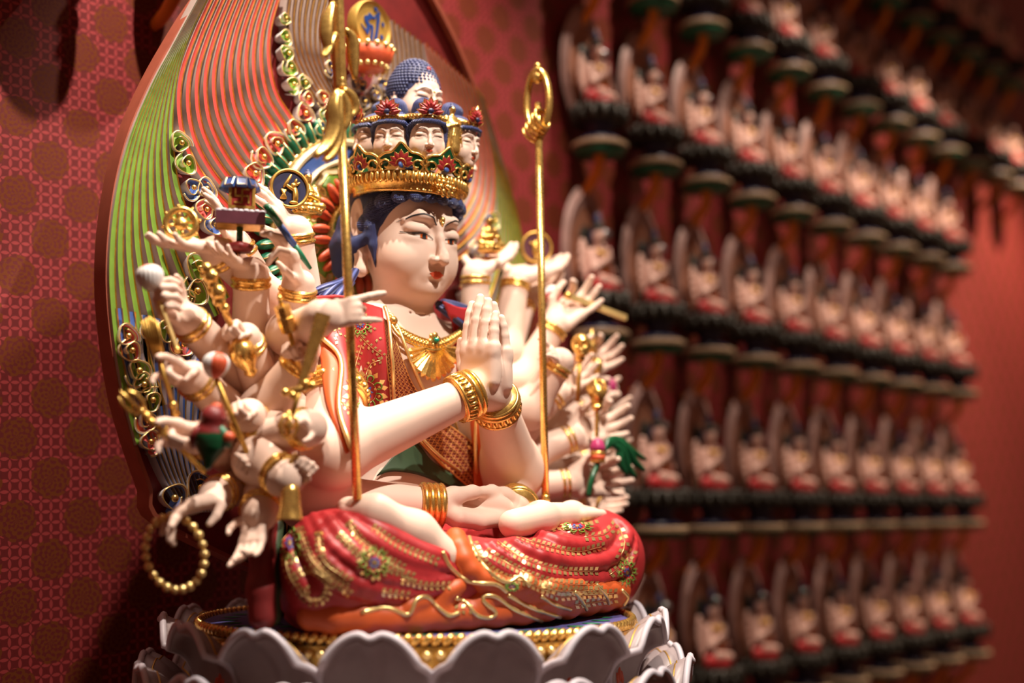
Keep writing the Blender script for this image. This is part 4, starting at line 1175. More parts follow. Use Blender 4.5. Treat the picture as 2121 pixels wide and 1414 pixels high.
# ------------------------------------------------------------------ necklace
NK = [(800, 668), (818, 696), (848, 713), (884, 721), (916, 714), (940, 698), (952, 672)]
mb = MB(); q = spline(NK, 70)
for dy, r, o in ((-9, .0028, .020), (9, .0034, .020)):
    mb.tube([ST_.pixn(x, y + dy, o) for x, y in q], r, 8)
for i, (x, y) in enumerate(q):
    p = ST_.pixn(x, y, .019); mb.ball(p, (.0042, .0042, .0080) if i % 2 else .0046, 0, 8)
    if i % 2 == 0: mb.ball(ST_.pixn(x, y - 5, .020), .0034, 0, 6)
NECK = part('necklace', mb, M['gold'], STAT)
mb = MB()
for k in range(-7, 8):
    a = k * .19; L = 66 - abs(k) * 2.2; d = V(math.sin(a) * 1.05, math.cos(a)); w = V(d[1], -d[0]) * 6.2
    o = V(884, 722)
    pp = [ST_.pixn(*(o + d * 10), .020)] + [ST_.pixn(*(o + d * L * t + w * s), .020) for t, s in ((.55, .8), (.88, 1.0), (1.0, .4), (1.0, -.4), (.88, -1.0), (.55, -.8))]
    if any(p is None for p in pp): continue
    mid = [ST_.pixn(*(o + d * L * t), .027) for t in (.35, .92)]; k_ = 7
    mb.add(pp + mid, [(0, 1, 7), (1, 2, 8, 7), (2, 3, 8), (3, 4, 8), (4, 5, 8), (5, 6, 7, 8), (6, 0, 7)], 0)
part('fan_pendant', mb, M['gold'], NECK, smooth=False)
mb = MB(); c = ST_.pixn(884, 714, .026)
for k in range(6):
    a = k * PI / 3 + .3; mb.ball(c + V(math.cos(a) * .011, .002, math.sin(a) * .011), (.0075, .004, .0075), 0, 10)
GF = part('gem_flower', mb, M['gold'], NECK); mb = MB(); mb.ball(c + V(0, -.004, 0), .0058, 0, 12); part('gem', mb, M['jade'], NECK)
for q_, r_ in ((ST_.pixn(806, 676, .022), .010), (ST_.pixn(946, 684, .020), .009)):
    mb = MB(); mb.ball(q_, r_, 0, 12); part('shoulder_stud', mb, M['gold'], NECK)
# hair locks on the shoulders
lk = lambda *p: [aty(x, y, d) for x, y, d in p]
lock(STAT, [lk((728, 572, .05), (700, 588, .035), (668, 598, .03), (640, 610, .04)), lk((726, 585, .045), (704, 602, .02), (690, 625, .01), (694, 650, .0)), lk((724, 580, .05), (694, 592, .03), (672, 612, .02), (664, 622, .02)), lk((735, 560, .06), (715, 590, .03), (706, 610, .02), (705, 632, .01))], .016)
lock(STAT, [lk((905, 628, .03), (935, 640, .02), (965, 655, .02), (992, 672, .03)), lk((905, 632, .02), (932, 650, .005), (955, 668, .0), (975, 690, .01)), lk((915, 625, .04), (945, 634, .03), (975, 645, .03), (1000, 662, .04))], .016)
# armlet on the upper arm
d = unit(EL_R - SH_R); c = SH_R + (EL_R - SH_R) * .52; R = frame(d); mb = MB()
for k in range(4): mb.tube([c + R @ V(math.cos(a) * .062, math.sin(a) * .062, -.02 + k * .013) for a in np.linspace(0, 2 * PI, 40, endpoint=False)], .006, 8, closed=True)
for a in np.linspace(0, 2 * PI, 22, endpoint=False): mb.ball(c + R @ V(math.cos(a) * .066, math.sin(a) * .066, 0), .009, 0, 8)
part('armlet', mb, M['gold'], STAT)
# ------------------------------------------------------------------ the fan of side arms
CV = -FH; ZV = V(0, 0, 1); RV = RT
DIRS = {'up': ZV, 'down': -ZV, 'cam': CV, 'away': FH, 'right': RV, 'left': -RV}
def pdir(s):
    return unit(sum(DIRS[k] * (float(w) if w else 1.0) for k, w in (q.partition('*')[::2] for q in s.split('+'))))
HANDS = {}
def side_arm(key, W, T, E, pose, palm, left=False, rw=.0265, re=.040, sh=None, fat=1.0, size=None, ring=True, th=.0024, wide=1.12):
    """W wrist, T fingertips, E elbow as (px, py, y of the statue frame)"""
    w, t, e = aty(*W), aty(*T), aty(*E)
    hd, R, s = hand_at(pose, w, t, pdir(palm), left, fat * 1.08, size, wide)
    sx = .12 if left else -.12
    sh = V(sx, .11, e[2] * .55 + .22) if sh is None else sh
    # forearm comes in along the line elbow -> wrist
    prims = [cap(sh, e, .040, re, .03), cap(e, w, re, rw * 1.08, .03)]
    d = unit(w - e); yv = R[:, 1]
    prims.append(cap(w - d * .012, w + yv * s * .12, rw * 1.05, .095 * s, .012))
    P, Q = sdf_mesh(prims + hd, th if s > .07 else .0022, 2)
    o = mesh_obj('arm', P, Q, M['skin'], STAT)
    if ring: bracelet(o, w - d * .016, d, rw * 1.13, .95)
    HANDS[key] = dict(w=w, t=t, R=R, s=s, c=w + R @ V(0, .50, -.15) * s, palm=w + R @ V(0, .42, -.13) * s, up=R[:, 1], x=R[:, 0], n=-R[:, 2])
    return o
# --- the statue's right side (left in the picture)
side_arm('wheel', (446, 520, .03), (312, 496, .03), (590, 640, .08), 'plate', 'up+cam*.25', th=.0022)
side_arm('back', (490, 505, .11), (432, 385, .11), (560, 640, .12), 'open', 'left+cam*.3')
side_arm('moon', (612, 478, .07), (528, 372, .07), (632, 650, .09), 'open', 'left+up*.5+cam*.3', rw=.030)
side_arm('palace', (520, 566, .0), (432, 508, -.01), (522, 760, .05), 'plate', 'up+cam*.2', rw=.029)
side_arm('brush', (618, 590, -.04), (572, 450, -.06), (600, 760, .02), 'pinch', 'cam*.8+left', rw=.029)
side_arm('conch', (388, 662, .02), (268, 592, .0), (500, 780, .06), 'hold', 'up*.5+left*.2+cam', rw=.028)
side_arm('vajra', (508, 700, -.03), (432, 640, -.05), (555, 840, .03), 'fist', 'cam*.9+left*.3', size=.090)
side_arm('box', (626, 742, -.10), (562, 668, -.13), (546, 850, -.02), 'fist', 'cam*.9+left*.3', sh=V(-.2, .08, .42), size=.088)
side_arm('fan', (398, 782, .0), (292, 738, -.02), (510, 880, .06), 'point', 'cam*.9+left*.1+down*.3', rw=.028)
side_arm('bud', (516, 862, -.07), (430, 818, -.10), (545, 960, .01), 'fist', 'cam*.9+left*.25', rw=.029, size=.092)
side_arm('trident', (408, 905, -.03), (288, 884, -.05), (520, 965, .04), 'point', 'cam*.9+down*.3', rw=.027)
side_arm('claw', (640, 885, -.16), (582, 842, -.19), (548, 905, -.06), 'claw', 'down+left*.5+cam*.2', sh=V(-.22, .06, .38), rw=.030, size=.092)
side_arm('parrot', (528, 968, -.07), (438, 968, -.10), (580, 990, .0), 'fist', 'up*.5+cam*.9', rw=.029, size=.086)
side_arm('bell', (592, 990, -.15), (640, 950, -.18), (535, 950, -.07), 'fist', 'cam*.8+right*.4+down*.2', sh=V(-.22, .06, .32), rw=.031, size=.088)
side_arm('beads', (446, 1024, -.03), (312, 1082, -.05), (560, 985, .03), 'down', 'down+cam*.5', rw=.026)
side_arm('give', (538, 1064, -.10), (506, 1190, -.13), (552, 975, -.02), 'down', 'cam+left*.3', rw=.029)
side_arm('staff', (672, 655, -.20), (802, 630, -.27), (596, 690, -.04), 'horn', 'away+down*.1', rw=.028, re=.034, sh=V(-.22, .08, .50), size=.118, ring=False)
# --- the statue's left side (right in the picture)
side_arm('buddha', (985, 566, .10), (1068, 514, .10), (985, 720, .11), 'plate', 'up+cam*.25', True, rw=.028)
side_arm('sun', (1068, 580, .12), (1172, 542, .12), (1045, 730, .12), 'plate', 'up+cam*.25', True, rw=.030)
side_arm('rear', (1085, 625, .17), (1172, 570, .17), (1040, 760, .15), 'cupped', 'up+cam*.5', True)
side_arm('flute', (1150, 672, .04), (1232, 600, .03), (1080, 790, .09), 'pinch', 'cam+up*.4', True, rw=.029)
side_arm('ringstaff', (1160, 748, -.07), (1092, 672, -.12), (1095, 850, .0), 'horn', 'left*.6+away*.5+down*.5', True, rw=.029, size=.098)
side_arm('skull', (1152, 812, 0.01), (1227.68, 755.68, 0), (1075, 890, .06), 'pinch', 'cam+up*.3', True, rw=.028)
side_arm('upper', (1198, 772, 0.09), (1275.44, 722.72, 0.09), (1110, 860, .11), 'pinch', 'cam+up*.3', True)
side_arm('lotusbud', (1206, 848, 0.1), (1294, 816.32, 0.1), (1110, 890, .12), 'point', 'cam+up*.3', True)
side_arm('jewel', (1188, 905, 0), (1290.08, 867.16, -0.01), (1090, 945, .06), 'pinch', 'cam+up*.2', True, rw=.028)
side_arm('mid', (1212, 955, 0.1), (1292.96, 933, 0.1), (1110, 985, .12), 'pinch', 'cam+up*.2', True)
side_arm('plant', (1182, 1000, -0.01), (1291.12, 986.8, -0.02), (1080, 1010, .06), 'pinch', 'cam+up*.1', True, rw=.028)
side_arm('low', (1200, 1040, 0.07), (1280.96, 1050.56, 0.07), (1110, 1030, .10), 'cupped', 'cam+up*.3', True)
# ------------------------------------------------------------------ things held in the hands
def mpp(p): return float((np.asarray(p) - CAM) @ FW) / F_PX
def thing(name, pos, label, cat, group=None): return empty(name, pos, label, cat, group)
P3 = lambda x, y, d: aty(x, y, d)
def rod(mb, a, b, r, n=10, m=0, rb=None): mb.tube(np.array([a, b]), [r, r if rb is None else rb], n, m); return mb
def along(a, b, t): return a + (b - a) * t
def lathe_on(mb, a, b, prof, n=20, m=0):
    """profile (r metres, t 0..1) turned round the axis a->b"""
    L = np.linalg.norm(b - a); mb.lathe([(r, t * L) for r, t in prof], n, m, a, frame(b - a))
# wheel
c = P3(375, 463, .03); u = mpp(c); t = thing('dharma_wheel', c - V(0, 0, 38 * u), 'gilded eight-spoked wheel resting on an upturned open palm', 'wheel')
N = unit(CV + RV * .12 + ZV * .05); R = frame(N, RV)
mb = MB(); mb.tube([c + R @ V(math.cos(a), math.sin(a), 0) * 31 * u for a in np.linspace(0, 2 * PI, 48, endpoint=False)], 6.5 * u, 10, closed=True); part('rim', mb, M['gold'], t)
mb = MB(); mb.lathe([(0, -5 * u), (13 * u, -5 * u), (14 * u, 0), (12 * u, 4 * u), (5 * u, 6 * u), (0, 8 * u)], 24, 0, c, R); part('hub', mb, M['gold'], t)
for k in range(8):
    a = k * PI / 4 + .2; d = R @ V(math.cos(a), math.sin(a), 0)
    mb = MB(); mb.tube([c + d * 12 * u, c + d * 20 * u, c + d * 30 * u], [2.4 * u, 3.6 * u, 2.6 * u], 8); part('spoke', mb, M['gold'], t)
    mb = MB(); mb.ball(c + d * 38 * u, (3.5 * u, 5 * u, 3.5 * u), 0, 8); mb.tube([c + d * 36 * u, c + d * 43 * u], [3 * u, .8 * u], 8); part('knob', mb, M['gold'], t)
# discs
def disc(c, N, r, thick, name, label, face, rim):
    u = 1.0; R = frame(N, unit(np.cross(ZV, N))); t = thing(name, c - V(0, 0, r), label, 'disc')
    mb = MB(); mb.lathe([(0, -thick), (r * .98, -thick), (r, -thick * .8), (r, -.001), (0, -.001)], 48, 0, c, R); part('plate', mb, face, t, angle=40)
    mb = MB(); mb.tube([c + R @ V(math.cos(a), math.sin(a), 0) * r * .93 for a in np.linspace(0, 2 * PI, 48, endpoint=False)], r * .085, 8, closed=True); part('rim', mb, rim, t)
    return t, R
def relief(t, c, R, r, polys, m, name, h=.0035):
    mb = MB()
    for q in polys:
        q = spline(q, max(14, len(q) * 4), True) * r; k = len(q)
        base = [c + R @ V(a, b, 0) for a, b in q]; top = [c + R @ V(a, b, h) for a, b in (q - q.mean(0)) * .9 + q.mean(0)]
        mb.add(base + top + [np.mean(top, 0) + R @ V(0, 0, h * .4)], [(i, (i + 1) % k, k + (i + 1) % k, k + i) for i in range(k)] + [(k + i, k + (i + 1) % k, 2 * k) for i in range(k)], 0)
    part(name, mb, m, t)
bronze = M['golddull']
c = P3(600, 390, .06); u = mpp(c)
t, R = disc(c, unit(CV + RV * .50), 42 * u, .020, 'moon_disc', 'navy blue disc with a rabbit and mortar, held beside a gilded figure', M['navy'], bronze)
relief(t, c, R, 42 * u, [[(.12, .28), (.05, .20), (.08, .06), (.24, .02), (.34, .12), (.30, .28)], [(.20, .26), (.26, .48), (.36, .50), (.34, .28)], [(.30, .24), (.46, .36), (.52, .30), (.36, .14)],
                         [(.16, .06), (.34, .08), (.44, -.30), (.40, -.66), (.20, -.70), (.16, -.40)], [(.30, -.60), (.05, -.64), (.0, -.74), (.20, -.80), (.44, -.72)], [(.18, -.14), (-.16, .04), (-.20, .16), (-.10, .18), (.20, .0)],
                         [(-.34, .10), (-.22, .06), (.10, .62), (.0, .70)], [(-.46, -.08), (-.16, -.08), (-.22, -.30), (-.14, -.56), (-.48, -.56), (-.38, -.30)]], bronze, 'rabbit_relief')
c = P3(1112, 512, .12); u = mpp(c)
t, R = disc(c, unit(CV + RV * .30), 34 * u, .016, 'sun_disc', 'dark plum disc with a bronze bird, behind the ring-topped staff', M['plum'], bronze)
relief(t, c, R, 34 * u, [[(-.30, .20), (-.10, .42), (.06, .30), (.0, .0), (.20, -.30), (.0, -.62), (-.24, -.40), (-.30, -.1)], [(.04, -.10), (.36, .30), (.50, .10), (.30, -.36)], [(-.30, .30), (-.5, .24), (-.34, .14)], [(-.1, -.5), (-.2, -.74), (-.05, -.76), (.02, -.56)]], bronze, 'bird_relief')
# seated gilded figures
def seated(base, h, face, label):
    t = thing('gilded_figurine', base, label, 'figurine'); R = rotz(face + PI / 2)
    p = [ell((0, 0, .46), (.17, .11, .20), .04), ell((0, -.01, .80), (.085, .09, .105), .02), cap((0, 0, .62), (0, 0, .75), .06, .055, .04),
         cap((-.16, 0, .58), (-.22, -.06, .36), .06, .05, .04), cap((.16, 0, .58), (.22, -.06, .36), .06, .05, .04), cap((-.22, -.06, .36), (-.02, -.17, .40), .05, .04, .03), cap((.22, -.06, .36), (.02, -.17, .40), .05, .04, .03),
         cap((-.10, 0, .22), (-.27, -.10, .20), .09, .085, .04), cap((.10, 0, .22), (.27, -.10, .20), .09, .085, .04), cap((-.27, -.10, .20), (.02, -.20, .18), .08, .06, .04), cap((.27, -.10, .20), (-.02, -.20, .18), .08, .06, .04),
         ell((0, -.098, .795), (.018, .02, .03), .01)]
    for k in range(4): p += chain([(-.14 + .02 * k, -.10, .60 - k * .07), (.02, -.125, .50 - k * .06), (.14, -.10, .52 - k * .06)], .010, .012)
    Pf, Qf = sdf_mesh([q.xf(R, base, h) for q in p], h * .017, 1); mesh_obj('body', Pf, Qf, M['gold'], t)
    mb = MB(); mb.ball(base + R @ V(0, .01, .86) * h, V(.092, .095, .085) * h, 0, 14, R); mb.ball(base + R @ V(0, .02, .94) * h, .048 * h, 0, 10); part('hair', mb, M['hair'], t)
    mb = MB(); mb.lathe([(0, 0), (.24 * h, 0), (.30 * h, .05 * h), (.24 * h, .09 * h), (.30 * h, .14 * h), (0, .14 * h)], 28, 0, base, R)
    for k in range(14):
        a = 2 * PI * k / 14; mb.ball(base + R @ V(.27 * math.cos(a), .27 * math.sin(a), .10) * h, V(.05, .05, .055) * h, 0, 8)
    part('lotus_base', mb, M['gold'], t)
b = P3(636, 448, .135); seated(b, 102 * mpp(b), -PI * .62, 'gilded seated figurine with blue hair behind the navy disc')
b = P3(1014, 524, .10); seated(b, 84 * mpp(b), -PI * .62, 'gilded seated figurine on an open palm right of the face')
# palace on a stand
c = P3(497, 470, -.01); u = mpp(c); N = unit(CV + RV * .25); X = unit(np.cross(ZV, N)); R = np.stack([X, N, ZV], 1)
foot = c - ZV * 52 * u; t = thing('palace_model', foot, 'small red palace model with gold emblem on a purple stand, on raised palm', 'palace model')
mb = MB(); mb.lathe([(0, 0), (26 * u, 0), (30 * u, 10 * u), (22 * u, 16 * u), (9 * u, 20 * u), (0, 20 * u)], 32, 0, foot, scal=lambda a: 1 + .08 * math.cos(6 * a)); part('foot', mb, M['darkred'], t)
mb = MB(); rod(mb, foot + ZV * 18 * u, c + ZV * 2 * u, 7 * u); part('stem', mb, M['leafgreen'], t)
mb = MB(); mb.box(c + ZV * 13 * u, (50 * u, 34 * u, 13 * u), R); part('tray', mb, M['plum'], t, smooth=False)
mb = MB(); mb.box(c + ZV * 2 * u, (47 * u, 32 * u, 3 * u), R); part('tray_edge', mb, M['golddull'], t, smooth=False)
mb = MB()
for k in range(9):
    for s in (-1, 1): mb.ball(c + R @ V((-44 + 11 * k), s * 30, 27 + 1.0 * (k % 2)) * u, (6.5 * u, 4.5 * u, 4 * u), 0, 8, R)
for k in range(5):
    for s in (-1, 1): mb.ball(c + R @ V(s * 47, -24 + 12 * k, 27) * u, (4.5 * u, 6 * u, 4 * u), 0, 8, R)
part('cloud_edge', mb, M['lilac'], t)
mb = MB(); bc = c + R @ V(2, -4, 62) * u; mb.box(bc, (27 * u, 20 * u, 27 * u), R); part('box', mb, M['crimson'], t, smooth=False)
mb = MB(); F_ = lambda x, z, y=20.5: bc + R @ V(x, y, z) * u
for x0, z0, w, h in ((0, 24, 27, 3.2), (0, -24, 27, 3.2), (-24, 0, 3.2, 24), (24, 0, 3.2, 24)): mb.box(F_(x0, z0), (w * u, 1.8 * u, h * u), R)
part('frame', mb, M['golddull'], t, smooth=False)
mb = MB()
# seen from the front +x runs to the left, so mirror the strokes
for x0, z0, w, h in ((0, 0, 1.9, 15.5), (0, 0, 15.5, 1.9), (6.8, 14, 8.6, 1.9), (14, -6.8, 1.9, 8.6), (-6.8, -14, 8.6, 1.9), (-14, 6.8, 1.9, 8.6)): mb.box(F_(x0 if X @ RV > 0 else -x0, z0, 21.0), (w * u, 1.6 * u, h * u), R)
part('emblem', mb, M['golddull'], t, smooth=False)
mb = MB(); rc = c + R @ V(-2, -10, 92) * u
mb.lathe([(0, 10 * u), (24 * u, 8 * u), (26 * u, 0), (0, 0)], 32, 1, rc)
for k in range(9):
    a = 2 * PI * k / 9; R2 = rotz(a); pc = rc + V(math.cos(a), math.sin(a), 0) * 34 * u - ZV * 2 * u
    mb.box(pc, (4 * u, 10.5 * u, 11 * u), R2 @ roty(-.45), 0); 
    q = [pc + R2 @ roty(-.45) @ V(4.4, a_, b_) * u for a_, b_ in ((-9, -9), (9, -9), (9, 9), (-9, 9))]
    mb.tube(q, .9 * u, 5, 2, closed=True)
part('roof', mb, [M['blue'], M['green'], M['goldpale']], t, smooth=False)
# green reed
a, b = P3(551, 425, -.07), P3(643, 556, -.055); u = mpp(a); t = thing('green_reed', b, 'slim green and blue reed slanting through pinched fingers', 'reed')
mb = MB(); rod(mb, a, along(a, b, .30), 8 * u, 10); part('tip', mb, M['leafgreen'], t)
mb = MB(); rod(mb, along(a, b, .30), along(a, b, .62), 7.4 * u, 10, 0); part('middle', mb, M['blue'], t)
mb = MB(); mb.tube([along(a, b, q) for q in (.62, .8, 1.0)], [7 * u, 6.6 * u, 4 * u], 10); part('end', mb, M['green'], t)
# shell buds
def ribbed(name, c, r, axis, label, cat, mats, nrib=20):
    t = thing(name, c - V(0, 0, r), label, cat); R = frame(axis); mb = MB(); n = 80
    pr = [(math.sin(q) * (1 - .18 * math.cos(q)), -math.cos(q) * 1.06) for q in np.linspace(.02, PI - .02, 18)]
    th = np.linspace(0, 2 * PI, n, endpoint=False); k = 1 + .07 * np.abs(np.cos(th * 10)) - .04
    G = np.stack([np.stack([r * p * k * np.cos(th), r * p * k * np.sin(th), np.full(n, r * z)], 1) for p, z in pr])
    f = [(i * n + j, i * n + (j + 1) % n, (i + 1) * n + (j + 1) % n, (i + 1) * n + j) for i in range(17) for j in range(n)]
    mi = [mats[1] if ((i > 12 and j % 4 < 2) if mats[1] == 1 and nrib > 20 else ((j // (n // 5)) % 2 == 1)) else mats[0] for i in range(17) for j in range(n)]
    mb.add(G.reshape(-1, 3) @ R.T + c, f, 0); mb.m = mi
    part('shell', mb, [M['white'], M['coral'], M['pink']], t); return t
c = P3(311, 575, .0); u = mpp(c); ribbed('lotus_bud', c, 27 * u, unit(ZV - RV * .15), 'white and pale orange ribbed lotus bud on upraised fingertips', 'lotus bud', (0, 1), 22)
c = P3(447, 757, -.10); u = mpp(c); t = ribbed('striped_lotus_bud', c, 27 * u, unit(ZV + RV * .1), 'orange and white striped lotus bud on a gold rod held in a fist', 'lotus bud', (0, 1))
mb = MB(); rod(mb, c - ZV * 24 * u, P3(522, 962, -.09), 6 * u); part('stem', mb, M['golddull'], t)
# bright gold blade
a, b = P3(329, 622, -.01), P3(367, 724, -.03); u = mpp(a); t = thing('short_sword', b, 'narrow bright gold sword below the white lotus bud hand', 'sword')
mb = MB(); R = frame(b - a, CV); L = np.linalg.norm(b - a)
mb.prism([(-3 * u, 0), (0, 6 * u), (3 * u, 0), (0, -6 * u)], L, a, R, 0, .8); part('blade', mb, M['goldbright'], t, smooth=False); mb = MB(); mb.ball(b, 7 * u); part('pommel', mb, M['gold'], t)
# vajra sceptre
a, b = P3(428, 556, -.06), P3(520, 772, -.045); u = mpp(a); t = thing('vajra_sceptre', b, 'knobbed gold sceptre with a vase-shaped lower end in a fist', 'sceptre')
mb = MB(); d = unit(b - a)
g = lambda q: along(a, b, q)
mb.tube([g(0), g(.55)], [9 * u, 7 * u], 12); part('shaft', mb, M['gold'], t)
mb = MB()
for q, r in ((.0, 13), (.07, 17), (.15, 12), (.22, 17), (.30, 14), (.37, 10)): mb.ball(g(q) + RV * 4 * u * math.sin(q * 40), r * u, 0, 12)
for s in (-1, 1):
    for q in (.07, .22): mb.ball(g(q) + RV * s * 12 * u + CV * 6 * u, 7 * u, 0, 8)
part('knobbed_head', mb, M['gold'], t)
mb = MB(); lathe_on(mb, g(.66), g(1.04), [(0, 0), (9 * u, .02), (26 * u, .20), (29 * u, .38), (24 * u, .60), (12 * u, .80), (15 * u, .88), (5 * u, 1.0), (0, 1.0)], 20); part('vase_end', mb, M['gold'], t)
# box on a stick
a, b = P3(578, 612, -.14), P3(624, 775, -.12); u = mpp(a); t = thing('gold_casket_rod', b, 'gold eight-sided casket on a rod held in a fist', 'casket'); g = lambda q: along(a, b, q)
mb = MB(); lathe_on(mb, g(.12), g(.46), [(0, 0), (17 * u, .02), (17 * u, .42), (19 * u, .44), (16 * u, .98), (0, 1)], 8); part('casket', mb, M['gold'], t, smooth=False)
mb = MB(); mb.ball(g(.03), 6 * u); rod(mb, g(.03), g(.14), 4.5 * u); part('knob', mb, M['gold'], t)
mb = MB(); rod(mb, g(.44), g(1), 5.5 * u); part('rod', mb, M['golddull'], t)
# vajra sword
a, b = P3(670, 650, -.24), P3(597, 885, -.205); u = mpp(a); t = thing('gold_sword', b, 'broad gold sword widening upwards beside the red robe sleeve', 'sword'); g = lambda q: along(a, b, q); d = unit(b - a)
R = frame(d, unit(RV)); L = np.linalg.norm(b - a)
mb = MB(); mb.prism([(-16 * u, -5 * u), (-8 * u, -9 * u), (8 * u, -9 * u), (16 * u, -5 * u), (16 * u, 5 * u), (8 * u, 9 * u), (-8 * u, 9 * u), (-16 * u, 5 * u)], L * .66, a, R, 0, .45); part('blade', mb, M['gold'], t, smooth=False)
mb = MB(); q = g(.67); mb.tube([q - RV * 30 * u - ZV * 6 * u, q, q + RV * 26 * u + ZV * 8 * u], [6 * u, 9 * u, 6 * u], 10)
for s, z in ((-30, -6), (26, 8), (-14, -12), (12, 12)): mb.ball(q + RV * s * u + ZV * z * u + CV * 3 * u, 9 * u, 0, 10)
part('guard', mb, M['gold'], t)
mb = MB(); rod(mb, g(.66), g(.92), 6 * u); part('grip', mb, M['golddull'], t)
mb = MB(); pc = g(.99)
for k in range(6):
    e = rotz(k * PI / 3); mb.tube([pc + e @ V(math.sin(q) * 20, 0, math.cos(q) * 24) * u for q in np.linspace(0, PI, 12)], 3.6 * u, 8)
mb.ball(pc, 12 * u); mb.ball(pc + ZV * 24 * u, 9 * u); part('pommel_cage', mb, M['gold'], t)
# comb fan
a, b = P3(308, 668, -.03), P3(366, 868, -.03); u = mpp(a); t = thing('gold_fan', b, 'flat ribbed gold fan on a rod held in a fist', 'fan'); g = lambda q: along(a, b, q); R = frame(b - a, RV)
mb = MB(); L = np.linalg.norm(b - a)
for k in range(-3, 4): mb.tube([g(.0) + RV * k * 5.2 * u + ZV * (4 - abs(k)) * 3 * u, g(.14) + RV * k * 4.8 * u, g(.36) + RV * k * 2.2 * u], [3.4 * u, 3.6 * u, 3 * u], 8)
part('blades', mb, M['golddull'], t)
mb = MB(); rod(mb, g(.34), g(.84), 5.5 * u); part('rod', mb, M['golddull'], t)
mb = MB(); lathe_on(mb, g(.80), g(1.0), [(0, 0), (8 * u, .1), (11 * u, .3), (6 * u, .5), (11 * u, .75), (4 * u, 1), (0, 1)], 14); part('turned_end', mb, M['gold'], t)
# trident
a, b = P3(262, 822, -.05), P3(424, 978, -.06); u = mpp(a); t = thing('short_trident', b, 'short gold trident pointing up left through a fist', 'trident'); g = lambda q: along(a, b, q); d = unit(b - a); e = unit(np.cross(d, CV))
mb = MB(); rod(mb, g(.20), g(1), 5.5 * u); part('shaft', mb, M['golddull'], t)
mb = MB()
for k in (-1, 0, 1): mb.tube([g(.22), g(.12) + e * k * 17 * u, g(.02) + e * k * 17 * u, g(-.08 + .03 * abs(k)) + e * k * 10 * u], [4.5 * u, 5 * u, 4.5 * u, 1 * u], 8)
part('prongs', mb, M['gold'], t)
mb = MB()
for q, r in ((.18, 9), (.25, 10), (.32, 8), (.46, 7)): mb.ball(g(q), r * u, 0, 10)
mb.tube([g(.44) + e * 14 * u, g(.46), g(.44) - e * 14 * u], [5 * u, 6 * u, 5 * u], 8); part('collar', mb, M['gold'], t)
# bird
c = P3(438, 905, -.13); u = mpp(c); t = thing('carved_bird', c - ZV * 62 * u, 'dark green and red carved bird perched on a fist', 'bird')
Pb, Qb = sdf_mesh([ell((0, 0, 0), (30, 28, 40), 10), cap((0, 0, -20), (-6, 0, -58), 22, 5, 10), ell((4, -6, 40), (20, 20, 20), 12), cap((14, -10, 42), (30, -16, 36), 8, 2, 4)], 2.2, 1)
RB = np.stack([RV, FH, ZV], 1); Pw = (Pb * u) @ RB.T + c; mi = (Pb[Qb].mean(1)[:, 2] > 6).astype(int); mesh_obj('body', Pw, Qb, [M['leafgreen'], M['darkred']], t, midx=mi)
mb = MB(); mb.ball(c + RB @ V(10, -8, 62) * u, (13 * u, 11 * u, 9 * u), 0, 10, RB); part('crest', mb, M['coral'], t)
for s, m_ in ((1, M['green']), (-1, M['darkred'])):
    mb = MB(); mb.tube([c + RB @ V(s * 20, -16, 20) * u, c + RB @ V(s * 34, -10, -2) * u, c + RB @ V(s * 38, 2, -22) * u], [8 * u, 11 * u, 4 * u], 10); part('wing', mb, m_, t)
mb = MB(); mb.ball(c + RB @ V(38, -14, 0) * u, (14 * u, 10 * u, 11 * u), 0, 10, RB); part('wing_tip', mb, M['coral'], t)
# bell
c = P3(600, 1076, -.17); u = mpp(c); t = thing('hand_bell', c, 'plain gold hand bell hanging from a fist above the left knee', 'bell')
mb = MB(); mb.lathe([(29 * u, 0), (27 * u, 4 * u), (22 * u, 30 * u), (20 * u, 58 * u), (16 * u, 70 * u), (8 * u, 76 * u), (0, 78 * u)], 32, 0, c); mb.lathe([(29 * u, 0), (24 * u, 1 * u), (18 * u, 56 * u), (0, 60 * u)], 32, 0, c); part('cup', mb, M['gold'], t)
mb = MB(); q = c + ZV * 76 * u; mb.tube([q, q + ZV * 20 * u - RV * 3 * u, q + ZV * 44 * u - RV * 1 * u, q + ZV * 58 * u + RV * 8 * u, q + ZV * 44 * u + RV * 20 * u], 5 * u, 10); part('handle', mb, M['gold'], t)
mb = MB(); rod(mb, c + ZV * 58 * u, c + ZV * 12 * u, 2 * u); mb.ball(c + ZV * 8 * u, 6 * u); part('clapper', mb, M['gold'], t)
# beads
c = P3(362, 1145, -.05); u = mpp(c); t = thing('prayer_beads', c - ZV * 72 * u, 'loop of round gold prayer beads hanging from a hand above the throne', 'prayer beads')
X = unit(RV + CV * .25); lp_ = []
for k in range(23):
    a = 2 * PI * k / 23 + .3; p = c + X * (67 * math.cos(a) + 10 * math.sin(a)) * u + ZV * (-75 * math.sin(a)) * u; lp_.append(p)
    mb = MB(); mb.ball(p, 9.4 * u * (1 + .06 * math.sin(k * 2.3)), 0, 14); part('bead', mb, M['goldpale'], t)
mb = MB(); mb.tube(lp_, 1.5 * u, 6, closed=True); part('cord', mb, M['golddull'], t)
